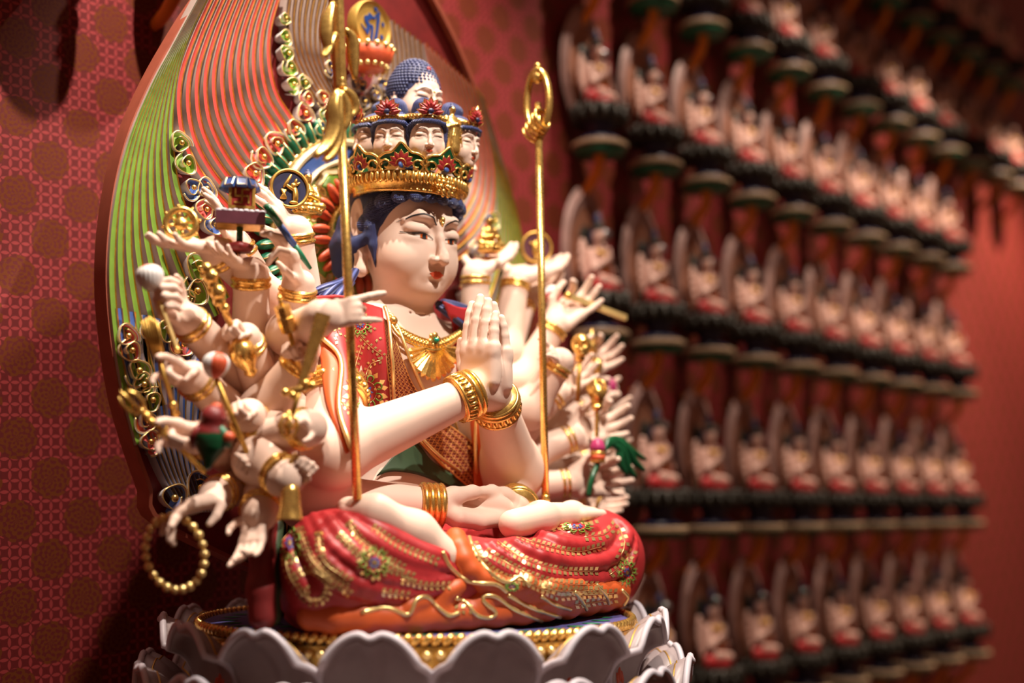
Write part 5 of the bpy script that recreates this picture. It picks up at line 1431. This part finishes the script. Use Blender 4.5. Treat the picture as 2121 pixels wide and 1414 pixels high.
# long halberd staff
def pole(mb, a, b, r, m=0, n=16): rod(mb, a, b, r, n, m)
top, bot = P3(704, 190, -.215), P3(740, 1034, -.190); u = mpp(top); d = unit(top - bot)
t = thing('halberd_staff', bot, 'tall gold staff with leaf blades and ribbon, in front of the ear', 'staff')
mb = MB(); pole(mb, bot, top, 9.5 * u); part('pole', mb, M['gold'], t)
mb = MB(); R = frame(d, RV)
mb.prism([(-14 * u, 0), (-5 * u, 7 * u), (5 * u, 7 * u), (14 * u, 0), (5 * u, -7 * u), (-5 * u, -7 * u)], 215 * u, top, R, 0, 1.15); part('spear_blade', mb, M['gold'], t, smooth=False)
def leaf(mb, pts, w, th, nrm, m=0):
    q = spline(pts, 16); tt = np.gradient(q, axis=0); tt /= np.linalg.norm(tt, axis=1)[:, None]
    e = np.cross(tt, nrm); e /= np.linalg.norm(e, axis=1)[:, None]; ww = w * np.sin(np.linspace(.10, PI - .04, 16)) ** .75
    G = np.stack([q + e * ww[:, None] * s + np.asarray(nrm) * th * (1 - s * s) for s in (-1, -.6, 0, .6, 1)], 1); mb.grid(G, m, thick=th * .8)
for pts, w_ in (([(690, 6), (678, 40), (676, 80), (684, 112)], 13), ([(698, 70), (688, 78), (676, 108), (668, 118)], 9), ([(716, 62), (728, 80), (732, 120), (735, 165)], 12)):
    mb = MB(); leaf(mb, [P3(x, y, -.225) for x, y in pts], w_ * u, 4 * u, CV); part('side_blade', mb, M['gold'], t)
mb = MB(); lathe_on(mb, P3(707, 186, -.215), P3(705, 158, -.215), [(0, 0), (11 * u, 0), (13 * u, .3), (9 * u, .5), (12 * u, .75), (8 * u, 1), (0, 1)], 20); part('collar', mb, M['gold'], t)
for pts, w_ in (([(700, 188), (690, 220), (692, 262), (678, 300), (652, 326)], 15), ([(704, 190), (700, 240), (698, 290), (684, 322), (672, 334)], 13), ([(712, 186), (726, 200), (734, 226), (722, 246)], 11), ([(706, 190), (716, 220), (716, 250), (712, 268)], 12)):
    mb = MB(); leaf(mb, [P3(x, y, -.232) for x, y in pts], w_ * u, 5 * u, CV); part('ribbon', mb, M['gold'], t)
# ring staff
top, bot = P3(1116, 292, -.10), P3(1130, 1040, -.125); u = mpp(top); d = unit(top - bot)
t = thing('ringed_staff', bot, 'tall gold staff with loose rings on top, right of the praying hands', 'staff')
mb = MB(); pole(mb, bot, top, 7.5 * u); part('pole', mb, M['gold'], t)
mb = MB(); mb.lathe([(0, 0), (9 * u, 0), (9.5 * u, 6 * u), (7.5 * u, 9 * u), (9.5 * u, 14 * u), (0, 14 * u)], 16, 0, bot, frame(d)); part('ferrule', mb, M['gold'], t)
X = unit(RV * .75 + CV * .65); hc = top + d * 82 * u
mb = MB(); mb.tube([hc + (X * math.sin(a) * 30 + d * -math.cos(a) * 58 + d * 14 * max(0, -math.cos(a))) * u for a in np.linspace(.12, 2 * PI - .12, 44)], 6.5 * u, 10, flat=(np.cross(X, d), 1.4)); part('hoop', mb, M['gold'], t)
mb = MB(); q = top + d * 138 * u
for r, h in ((13, 0), (10, 14), (7.5, 25)): mb.ball(q + d * h * u, r * u, 0, 14)
part('finial', mb, M['gold'], t)
mb = MB(); mb.ball(hc - d * 20 * u, (8 * u, 8 * u, 16 * u)); pole(mb, top - d * 4 * u, hc, 6 * u); part('inner_jewel', mb, M['gold'], t)
for k in range(5):
    n_ = unit(RV * (.75 - .06 * k) + CV * .6 + d * (.30 + .06 * k)); R = frame(n_); rc = top + d * (44 - 7 * k) * u + X * (10 - 7 * k) * u + CV * (8 - 2 * k) * u
    mb = MB(); mb.tube([rc + R @ V(math.cos(a), math.sin(a), 0) * 22 * u for a in np.linspace(0, 2 * PI, 36, endpoint=False)], 3.2 * u, 8, closed=True); part('loose_ring', mb, M['gold'], t)
# right hand things
a, b = P3(1176, 612, .02), P3(1296, 658, -.01); u = mpp(a); t = thing('gold_bar', b, 'bright straight gold bar slanting from pinched fingers', 'bar')
mb = MB(); R = frame(b - a, ZV); mb.prism([(-6 * u, -4 * u), (6 * u, -4 * u), (6 * u, 4 * u), (-6 * u, 4 * u)], np.linalg.norm(b - a), a, R); part('bar', mb, M['goldbright'], t, smooth=False); mb = MB(); mb.ball(a, 8 * u); part('end_knob', mb, M['gold'], t)
c = P3(1142, 612, .08); u = mpp(c); ribbed('red_conch', c, 20 * u, unit(RV + ZV * .3), 'small red and white shell behind the ring-topped staff', 'shell', (0, 2))
a, b = P3(1205, 690, -.055), P3(1196, 832, -.045); u = mpp(a); t = thing('skull_sceptre', b, 'thin gold rod topped by a small carved head', 'sceptre'); g = lambda q: along(a, b, q)
mb = MB(); rod(mb, g(.35), g(1), 4.6 * u); part('rod', mb, M['golddull'], t)
Pb, Qb = sdf_mesh([ell((0, 0, 0), (19, 19, 20), 6), ell((0, -4, -15), (12, 13, 11), 6), ell((-7, -18, -2), (5, 5, 5), 3, op=-1), ell((7, -18, -2), (5, 5, 5), 3, op=-1), ell((0, -19, -9), (2.5, 4, 3), 2, op=-1), cap((-8, -17, -18), (8, -17, -18), 1.2, 1.2, 2, op=-1)], 1.7, 1)
RB = np.stack([RV, FH, ZV], 1); mesh_obj('carved_head', (Pb * u) @ RB.T + g(.16), Qb, M['gold'], t)
mb = MB(); lathe_on(mb, g(.30), g(.42), [(0, 0), (7 * u, 0), (11 * u, .5), (7 * u, 1), (0, 1)], 16); part('collar', mb, M['gold'], t)
a, b = P3(1237, 792, -.065), P3(1236, 905, -.06); u = mpp(a); t = thing('jewel_sceptre', b, 'gold rod topped by a pointed flaming jewel', 'sceptre'); g = lambda q: along(a, b, q)
mb = MB(); lathe_on(mb, g(.38), g(0), [(0, 0), (13 * u, .02), (15 * u, .25), (19 * u, .36), (19 * u, .60), (13 * u, .82), (4 * u, .97), (0, 1)], 20); part('jewel', mb, M['gold'], t)
mb = MB()
for k in range(4):
    e = rotz(k * PI / 2 + .5); mb.tube([g(.30) + e @ V(math.sin(q) * 19, 0, (1 - math.cos(q)) * 20) * u for q in np.linspace(.3, PI - .1, 10)], 2.6 * u, 8)
part('flame_frame', mb, M['gold'], t)
mb = MB(); lathe_on(mb, g(.36), g(.52), [(0, 0), (14 * u, 0), (12 * u, .3), (14 * u, .5), (8 * u, 1), (0, 1)], 8); rod(mb, g(.5), g(1), 4.6 * u); part('socket', mb, M['gold'], t, angle=40)
c = P3(1264, 800, .07); u = mpp(c); t = thing('magenta_bud', c - ZV * 18 * u, 'small magenta bud behind the pointed gold jewel', 'bud')
mb = MB(); mb.lathe([(0, -20 * u), (11 * u, -14 * u), (14 * u, 0), (9 * u, 14 * u), (0, 20 * u)], 20, 0, c, scal=lambda a: 1 + .06 * math.cos(5 * a)); part('petals', mb, M['magenta'], t)
mb = MB(); rod(mb, c - ZV * 18 * u, c - ZV * 70 * u + RV * 0, 3.5 * u); part('stem', mb, M['leafgreen'], t)
# lotus bud and green tuft
c = P3(1238, 935, -.075); u = mpp(c); t = thing('green_tuft_plant', P3(1222, 1028, -.075), 'dark green plume with magenta and gold bud, held by the lower right hand', 'plant')
mb = MB(); mb.lathe([(0, -2 * u), (15 * u, 0), (16 * u, 10 * u), (10 * u, 24 * u), (0, 29 * u)], 20, 0, c, scal=lambda a: 1 + .07 * math.cos(5 * a)); part('bud', mb, M['magenta'], t)
mb = MB(); mb.lathe([(0, -24 * u), (12 * u, -24 * u), (17 * u, -20 * u), (15 * u, -17 * u), (15 * u, -6 * u), (17 * u, -3 * u), (15 * u, 1 * u), (0, 1 * u)], 24, 0, c); part('gold_band', mb, M['gold'], t)
mb = MB(); mb.lathe([(15.6 * u, -17 * u), (16.2 * u, -12 * u), (15.6 * u, -7 * u)], 24, 0, c); part('orange_band', mb, M['coral'], t)
mb = MB(); mb.tube(spline([P3(1218, 1028, -.075), P3(1226, 990, -.08), P3(1240, 955, -.075), P3(1254, 925, -.075), P3(1270, 912, -.075)], 24), 6 * u, 10); part('stem', mb, M['leafgreen'], t)
for pts, w_ in (([(1252, 935), (1262, 912), (1284, 912), (1308, 932), (1338, 952)], 7), ([(1255, 930), (1272, 912), (1296, 930), (1316, 958), (1336, 974)], 9), ([(1255, 928), (1278, 914), (1292, 944), (1302, 970), (1318, 988)], 9), ([(1262, 918), (1282, 930), (1284, 958), (1300, 984)], 8)):
    mb = MB(); q = [P3(x, y, -.08) for x, y in pts]; leaf(mb, q, w_ * u, 3 * u, CV); part('leaf', mb, M['leafgreen'], t)
    sp = spline(q, 24); mb = MB(); mb.tube(sp + CV * 4.4 * u, .9 * u, 5); part('leaf_vein', mb, M['goldpale'], t)
a, b = P3(1252, 1000, .04), P3(1232, 1062, .04); t = thing('gold_rod', b, 'short plain gold rod below the dark green plume', 'rod'); mb = MB(); rod(mb, a, b, 4.5 * u); part('rod', mb, M['golddull'], t); mb = MB(); mb.ball(b, 6.5 * u, 0, 10); part('knob', mb, M['gold'], t)
c = P3(1226, 706, .09); u = mpp(c); t = thing('gold_hook', c - ZV * 30 * u, 'small pointed gold tip behind the carved-head sceptre', 'hook'); mb = MB(); lathe_on(mb, c - ZV * 30 * u, c + ZV * 26 * u, [(0, 0), (8 * u, .05), (10 * u, .4), (5 * u, .55), (6 * u, .7), (1.5 * u, 1)], 12); part('tip', mb, M['gold'], t); mb = MB(); mb.ball(P3(1238, 758, .05), (12 * u, 12 * u, 16 * u)); rod(mb, c - ZV * 30 * u, P3(1238, 758, .05), 4 * u); part('rounded_grip', mb, M['gold'], t)
# ------------------------------------------------------------------ brocade wall
YW = .62
def brocade():
    m = mat('red_brocade', (.3, .02, .03), .55); t = NT(m); co = t.coord('Object')
    mp = t.n('ShaderNodeMapping'); t.l(co, mp.inputs[0]); mp.inputs['Rotation'].default_value = (0, math.radians(3.0), 0)
    sx = t.n('ShaderNodeSeparateXYZ'); t.l(mp.outputs[0], sx.inputs[0]); X, Z = sx.outputs[0], sx.outputs[2]
    # interlaced circles
    S_ = .0225
    a = t.math('ABSOLUTE', t.math('SUBTRACT', t.math('FRACT', t.math('DIVIDE', X, S_)), .5)); b = t.math('ABSOLUTE', t.math('SUBTRACT', t.math('FRACT', t.math('DIVIDE', Z, S_)), .5))
    lo, hi = t.math('MINIMUM', a, b), t.math('MAXIMUM', a, b)
    p = t.math('ADD', .5, lo); q = t.math('SUBTRACT', .5, hi)
    d2 = t.math('SQRT', t.math('ADD', t.math('MULTIPLY', p, p), t.math('MULTIPLY', q, q)))
    pet = t.math('LESS_THAN', d2, .665)
    # medallions on a staggered lattice
    LX, LZ = .148, .170
    def med(ox, oz):
        u = t.math('MULTIPLY', t.math('SUBTRACT', t.math('FRACT', t.math('ADD', t.math('DIVIDE', X, LX), ox)), .5), LX)
        v = t.math('MULTIPLY', t.math('SUBTRACT', t.math('FRACT', t.math('ADD', t.math('DIVIDE', Z, LZ), oz)), .5), LZ)
        r = t.math('SQRT', t.math('ADD', t.math('MULTIPLY', u, u), t.math('MULTIPLY', v, v)))
        an = t.math('ARCTAN2', v, u)
        fl = t.math('MULTIPLY', t.math('SINE', t.math('MULTIPLY', an, 8.0)), t.math('SINE', t.math('MULTIPLY', r, 420.0)))
        return r, fl
    r1, f1 = med(.12, .20); r2, f2 = med(.62, .70)
    r = t.math('MINIMUM', r1, r2); sel = t.math('LESS_THAN', r1, r2); n1 = t.n('ShaderNodeMix', data_type='FLOAT'); t.l(sel, n1.inputs[0]); t.l(f2, n1.inputs[2]); t.l(f1, n1.inputs[3])
    vn = t.n('ShaderNodeTexVoronoi'); vn.inputs['Scale'].default_value = 190; t.l(mp.outputs[0], vn.inputs['Vector'])
    fl = t.math('GREATER_THAN', t.math('ADD', n1.outputs[0], t.math('SUBTRACT', t.math('MULTIPLY', vn.outputs['Distance'], 1.3), .55)), .05)
    nz = t.math('MULTIPLY', t.math('SUBTRACT', t.noise(60, 2, mp.outputs[0]), .5), .010)
    inm = t.math('LESS_THAN', t.math('ADD', r, nz), .0435)
    ground = t.mix(pet, (.165, .010, .011), (.43, .050, .052))
    medc = t.mix(fl, (.150, .011, .011), (.205, .052, .013))
    wv = t.n('ShaderNodeTexWave'); wv.inputs['Scale'].default_value = 260; t.l(mp.outputs[0], wv.inputs['Vector'])
    c = t.mix(inm, ground, medc); c = t.mix(t.math('MULTIPLY', wv.outputs['Fac'], .22), c, (.13, .008, .010)); t.base(c)
    t.l(t.math('MULTIPLY_ADD', t.math('MULTIPLY', inm, fl), -.2, .62), t.b.inputs['Roughness'])
    t.bump(t.math('ADD', pet, fl), .25, .0008); return m
BROC = brocade()
mb = MB(); mb.box((2.6, YW + .03, 1.3), (4.6, .03, 2.8)); WALL = mb.build('wall_back', BROC, None, smooth=False); tag(WALL, 'red brocade wall with round medallions behind the statues', None, None, 'structure')
mb = MB(); mb.box((2.6, .2, -1.42), (5.2, 3.2, .03)); FL = mb.build('floor', M['brown'], None, smooth=False); tag(FL, 'dark floor below the altar', None, None, 'structure')
mb = MB(); mb.lathe([(.0, -1.39), (.56, -1.39), (.56, -1.30), (.48, -1.22), (.48, -.42), (.55, -.36), (.55, -.302), (.0, -.302)], 64); AL = mb.build('altar_plinth', M['darkred'], None, angle=40); tag(AL, 'round dark red plinth carrying the lotus throne', 'plinth')

# ------------------------------------------------------------------ rows of small statues on the wall
def mini():
    """one small shrine statue; origin at the wall under its bracket, facing -y; scale in metres"""
    t = empty('wall_statue', (0, 0, 0)); Y = -.125
    mb = MB(); mb.tube(spline([(0, -.005, -.125), (0, -.055, -.110), (0, -.105, -.075), (0, Y, -.040), (0, Y, -.012)], 14), [.012, .014, .015, .015, .016, .016, .017, .017, .018, .018, .019, .020, .021, .022], 10); part('bracket', mb, M['bracket'], t)
    mb = MB(); mb.lathe([(0, -.020), (.085, -.020), (.092, -.006), (.0, -.006)], 28, 0, (0, Y, 0)); part('shelf_underside', mb, M['green'], t)
    mb = MB(); mb.lathe([(.0, -.006), (.094, -.006), (.098, -.002), (.098, .007), (.088, .011), (.0, .011)], 32, 0, (0, Y, 0)); part('shelf_disc', mb, M['minidisc'], t, angle=40)
    mb = MB(); mb.lathe([(0, .011), (.080, .011), (.070, .022), (.046, .030), (.042, .045), (.062, .062), (.0, .062)], 24, 0, (0, Y, 0)); part('pedestal', mb, M['navy'], t)
    mb = MB(); mb.lathe([(0, .060), (.062, .060), (.092, .082), (.086, .104), (.0, .104)], 40, 0, (0, Y, 0), scal=lambda a: 1 + .05 * math.cos(14 * a))
    for row in range(2):
        for k in range(14):
            a = 2 * PI * (k + .5 * row) / 14; mb.ball((math.cos(a) * .088, Y + math.sin(a) * .088, .076 + .018 * row), (.018, .012, .018), 0, 8, rotz(a))
    part('lotus_seat', mb, M['darklotus'], t)
    z = .104
    p = [ell((0, 0, .075), (.032, .024, .048), .02), cap((0, 0, .11), (0, -.002, .135), .014, .013, .01), ell((0, -.004, .155), (.021, .023, .027), .006),
         cap((-.032, 0, .108), (-.050, -.022, .062), .014, .013, .012), cap((.032, 0, .108), (.050, -.022, .062), .014, .013, .012), cap((-.050, -.022, .062), (-.003, -.048, .092), .012, .008, .01), cap((.050, -.022, .062), (.003, -.048, .092), .012, .008, .01), ell((0, -.050, .104), (.007, .008, .018), .006)]
    p += [cap((-.03, -.04, .035), (.035, -.05, .030), .016, .014, .01)]
    Pm, Qm = sdf_mesh([q.xf(np.eye(3), V(0, Y + .012, z)) for q in p], .0042, 1); mesh_obj('body', Pm, Qm, M['miniskin'], t)
    for s in (-1, 1):
        p = []
        for k in range(6):
            a = -.75 + k * .34; e = (s * (.040 + .048 * math.cos(a)), .006 + .003 * k, .085 + .062 * math.sin(a)); p += [cap((s * .020, .012, .085), e, .011, .0085, .006), ell(e, (.010, .009, .011), .004)]
        Pm, Qm = sdf_mesh([q.xf(np.diag([.86, 1, 1]), V(0, Y + .010, z)) for q in p], .0046, 1); mesh_obj('arm_fan', Pm, Qm, M['miniskin'], t)
    p = [cap((-.02, .0, .022), (-.066, -.024, .020), .022, .020, .012), cap((.02, .0, .022), (.066, -.024, .020), .022, .020, .012), cap((-.066, -.024, .020), (.01, -.050, .014), .019, .014, .01), cap((.066, -.024, .020), (-.01, -.050, .014), .019, .014, .01), ell((0, -.008, .008), (.070, .046, .010), .01)]
    Pm, Qm = sdf_mesh([q.xf(np.eye(3), V(0, Y + .012, z)) for q in p], .0046, 1); mesh_obj('robe', Pm, Qm, M['red'], t)
    mb = MB(); mb.lathe([(.0, -.012), (.036, -.010), (.036, .012), (.030, .016), (.0, .018)], 20, 0, (0, Y + .010, z + .046)); part('sash', mb, M['coral'], t)
    mb = MB(); mb.tube([(math.cos(a) * .022, Y - .008 + math.sin(a) * .018, z + .112 - .012 * max(0, -math.sin(a))) for a in np.linspace(0, 2 * PI, 20, endpoint=False)], .006, 6, closed=True); part('necklace', mb, M['golddull'], t); mb = MB(); mb.ball((0, Y - .022, z + .075), (.016, .008, .020), 0, 8); part('pendant', mb, M['golddull'], t); mb = MB(); mb.lathe([(.020, 0), (.024, .006), (.022, .016), (.016, .018)], 16, 0, (0, Y + .008, z + .170)); part('diadem', mb, M['darklotus'], t)
    mb = MB(); mb.ball((0, Y + .012, z + .172), (.022, .023, .016), 0, 12); mb.ball((0, Y + .012, z + .200), (.013, .013, .018), 0, 10); mb.ball((0, Y + .024, z + .155), (.022, .016, .028), 0, 10); part('hair', mb, M['hair'], t)
    mb = MB(); o = spline([(-.066, -.01), (-.106, .06), (-.116, .14), (-.094, .22), (-.050, .275), (0, .30), (.050, .275), (.094, .22), (.116, .14), (.106, .06), (.066, -.01)], 41); o = np.array(o); k = len(o)
    f0 = [V(a, -.062, z + b) for a, b in o]; b0 = [V(a, -.050, z + b) for a, b in o]; i0 = [V(a * .76, -.062, z + .03 + (b - .03) * .80) for a, b in o]; r0 = [V(a * .76, -.058, z + .03 + (b - .03) * .80) for a, b in o]
    mb.add(f0 + b0 + i0 + r0, [(i, i + 1, 2 * k + i + 1, 2 * k + i) for i in range(k - 1)] + [(i + 1, i, k + i, k + i + 1) for i in range(k - 1)] + [tuple(range(k, 2 * k))], 0)
    mb.tube([(p + q) / 2 + V(0, -.003, 0) for p, q in zip(f0, i0)], .006, 6, 0)
    part('mandorla_rim', mb, M['minirim'], t)
    mb = MB(); mb.add(r0, [tuple(range(k))[::-1]], 0); part('mandorla_field', mb, M['minifield'], t, smooth=False)
    mb = MB(); mb.lathe([(0, 0), (.034, 0), (.034, .006), (0, .006)], 24, 0, (0, -.060, z + .155), np.stack([V(1, 0, 0), V(0, 0, 1), V(0, -1, 0)], 1)); part('nimbus', mb, M['darklotus'], t)
    mb = MB(); mb.box((0, -.045, z - .004), (.06, .016, .012)); mb.box((0, -.028, z + .10), (.012, .026, .012)); part('mandorla_mount', mb, M['brown'], t, smooth=False)
    for s in (-1, 1):
        mb = MB(); G = patch([[(s * .040, Y + .012, z + .060), (s * .058, Y + .016, z + .055)], [(s * .050, Y + .016, z + .030), (s * .078, Y + .012, z + .026)], [(s * .056, Y + .010, z + .004), (s * .080, Y + .004, z + .0)]], 12, 5); mb.grid(G, 0, thick=.004); part('scarf', mb, M['miniscarf'], t)
    return t
M['bracket'] = worn('amber_bracket_paint', (.90, .30, .02), .4)
M['darklotus'] = worn('dark_bronze_lotus', (.030, .026, .018), .5, .2, var=.5)
M['miniskin'] = worn('small_statue_skin', (.68, .42, .35), .55)
M['miniscarf'] = worn('small_statue_scarf', (.008, .07, .04), .5)
M['minidisc'] = worn('dull_cream_disc', (.36, .25, .15), .5)
M['minirim'] = worn('dusty_pink_rim', (.46, .28, .25), .5, var=.15)
M['minifield'] = worn('dull_red_brown_field', (.38, .16, .095), .6, var=.3)
MINI = mini()
# lattice measured on the wall: columns by spacing, rows by height
YB = YW - .125
colx = lambda n: aty(3384 - 1 / ((4.693 + .281 * (n - 1)) * 1e-4), 1051, YB)[0]
rowz = {}
for r, (x, y) in {0: (1872, 25), 1: (1378, 18), 2: (1375, 350), 3: (1381, 716), 4: (1381, 1098), 5: (1919, 1372)}.items(): rowz[r] = aty(x, y, YB)[2]
ORD = ['first', 'second', 'third', 'fourth', 'fifth', 'sixth', 'seventh', 'eighth', 'ninth', 'tenth', 'eleventh', 'twelfth', 'thirteenth']
ROWN = {0: 'uppermost', 1: 'second', 2: 'third', 3: 'fourth', 4: 'fifth', 5: 'lowest'}
def lampfix(x, z, lab):
    t = empty('wall_spotlight', (x, YW, z), lab, 'spotlight', 'black spotlights between the wall statues')
    return t
sp0 = empty('wall_spotlight', (0, 0, 0))
mb = MB(); mb.lathe([(0, 0), (.040, 0), (.046, .012), (.030, .030), (0, .034)], 24, 0, (0, 0, 0), np.stack([V(1, 0, 0), V(0, 0, 1), V(0, -1, 0)], 1)); part('backplate', mb, M['blackmetal'] if 'blackmetal' in M else M.setdefault('blackmetal', mat('black_lamp_metal', (.012, .014, .016), .35)), sp0)
mb = MB(); mb.tube([(0, -.02, 0), (0, -.05, .015), (0, -.07, .03)], .007, 8); part('arm', mb, M['blackmetal'], sp0)
mb = MB(); mb.lathe([(0, 0), (.020, 0), (.024, .04), (.018, .05), (0, .05)], 20, 0, (0, -.055, .012), frame(V(0, -.5, .85))); part('lamp_head', mb, M['chrome'] if 'chrome' in M else M.setdefault('chrome', mat('grey_lamp_metal', (.35, .36, .38), .3, .8)), sp0)
used = {'m': 0, 's': 0}
def place(proto, key, loc):
    o = proto if used[key] == 0 else copy_tree(proto); used[key] += 1; o.location = loc; return o
for r in range(6):
    cols = {0: range(7, 14), 1: range(1, 14), 2: [-5, -4] + list(range(1, 11)), 3: range(1, 11), 4: range(1, 11), 5: range(2, 11)}[r]
    for n in cols:
        i = n - cols[0] if cols[0] > 0 else n - 1
        o = place(MINI, 'm', (colx(n), YW, rowz[r] + (.13 if n < 0 else 0))); o.scale = (.93, .93, 1.22)
        tag(o, 'small seated wall statue, %s row, %s from the left' % (ROWN[r], ORD[i]), 'statue', 'small statues in rows on the red wall')
        if n < 0: o['label'] = 'small seated wall statue above the upper left corner, %s the mandorla' % ('farther from' if n == -5 else 'next to')
        if n > 0 and r > 0:
            s = place(sp0, 's', (colx(n) + .075, YW, rowz[r] + .30)); tag(s, 'black wall spotlight above the %s row statue, %s from the left' % (ROWN[r], ORD[i]), 'spotlight', 'black spotlights between the wall statues')
# ------------------------------------------------------------------ camera, light, world
cam = bpy.data.cameras.new('camera'); co = bpy.data.objects.new('camera', cam); COL.objects.link(co); scene.camera = co
cam.sensor_width = 36.0; cam.lens = 36.0 * F_PX / 2121.0; cam.clip_start = .05
co.location = CAM
co.rotation_euler = Matrix([[RT[i], UP[i], -FW[i]] for i in range(3)]).to_euler()
cam.dof.use_dof = True; cam.dof.focus_distance = 2.47; cam.dof.aperture_fstop = .90
def lamp(name, loc, tgt, energy, size, col, typ='SPOT', ang=60, blend=.3):
    l = bpy.data.lights.new(name, typ); l.energy = energy; l.color = col
    if typ == 'AREA': l.size = size
    else: l.shadow_soft_size = size
    if typ == 'SPOT': l.spot_size = math.radians(ang); l.spot_blend = blend
    o = bpy.data.objects.new(name, l); COL.objects.link(o); o.location = loc
    o.rotation_euler = Vector(np.array(tgt, float) - np.array(loc, float)).to_track_quat('-Z', 'Y').to_euler(); return o
lamp('ceiling_spot', (-.25, -1.98, 3.1), (-.02, -.02, .45), 610, .025, (1, .91, .80), 'SPOT', 31, .4)
for k, (x, e) in enumerate(((-.70, 330), (.35, 270), (1.5, 115), (2.5, 170), (3.6, 240), (4.9, 430))):
    lamp('track_spot', (x, -.32, 3.05), (x + .08, .50, .35), e * 1.28, .025, (1, .84 - .018 * k, .70 - .03 * k), 'SPOT', 62, .8)
w = bpy.data.worlds.new('world'); scene.world = w; w.use_nodes = True
w.node_tree.nodes['Background'].inputs[0].default_value = (1, .42, .26, 1); w.node_tree.nodes['Background'].inputs[1].default_value = .115
vs = scene.view_settings; vs.view_transform = 'Standard'; vs.look = 'None'; vs.exposure = 0.0; vs.gamma = 1.0; vs.use_curve_mapping = False
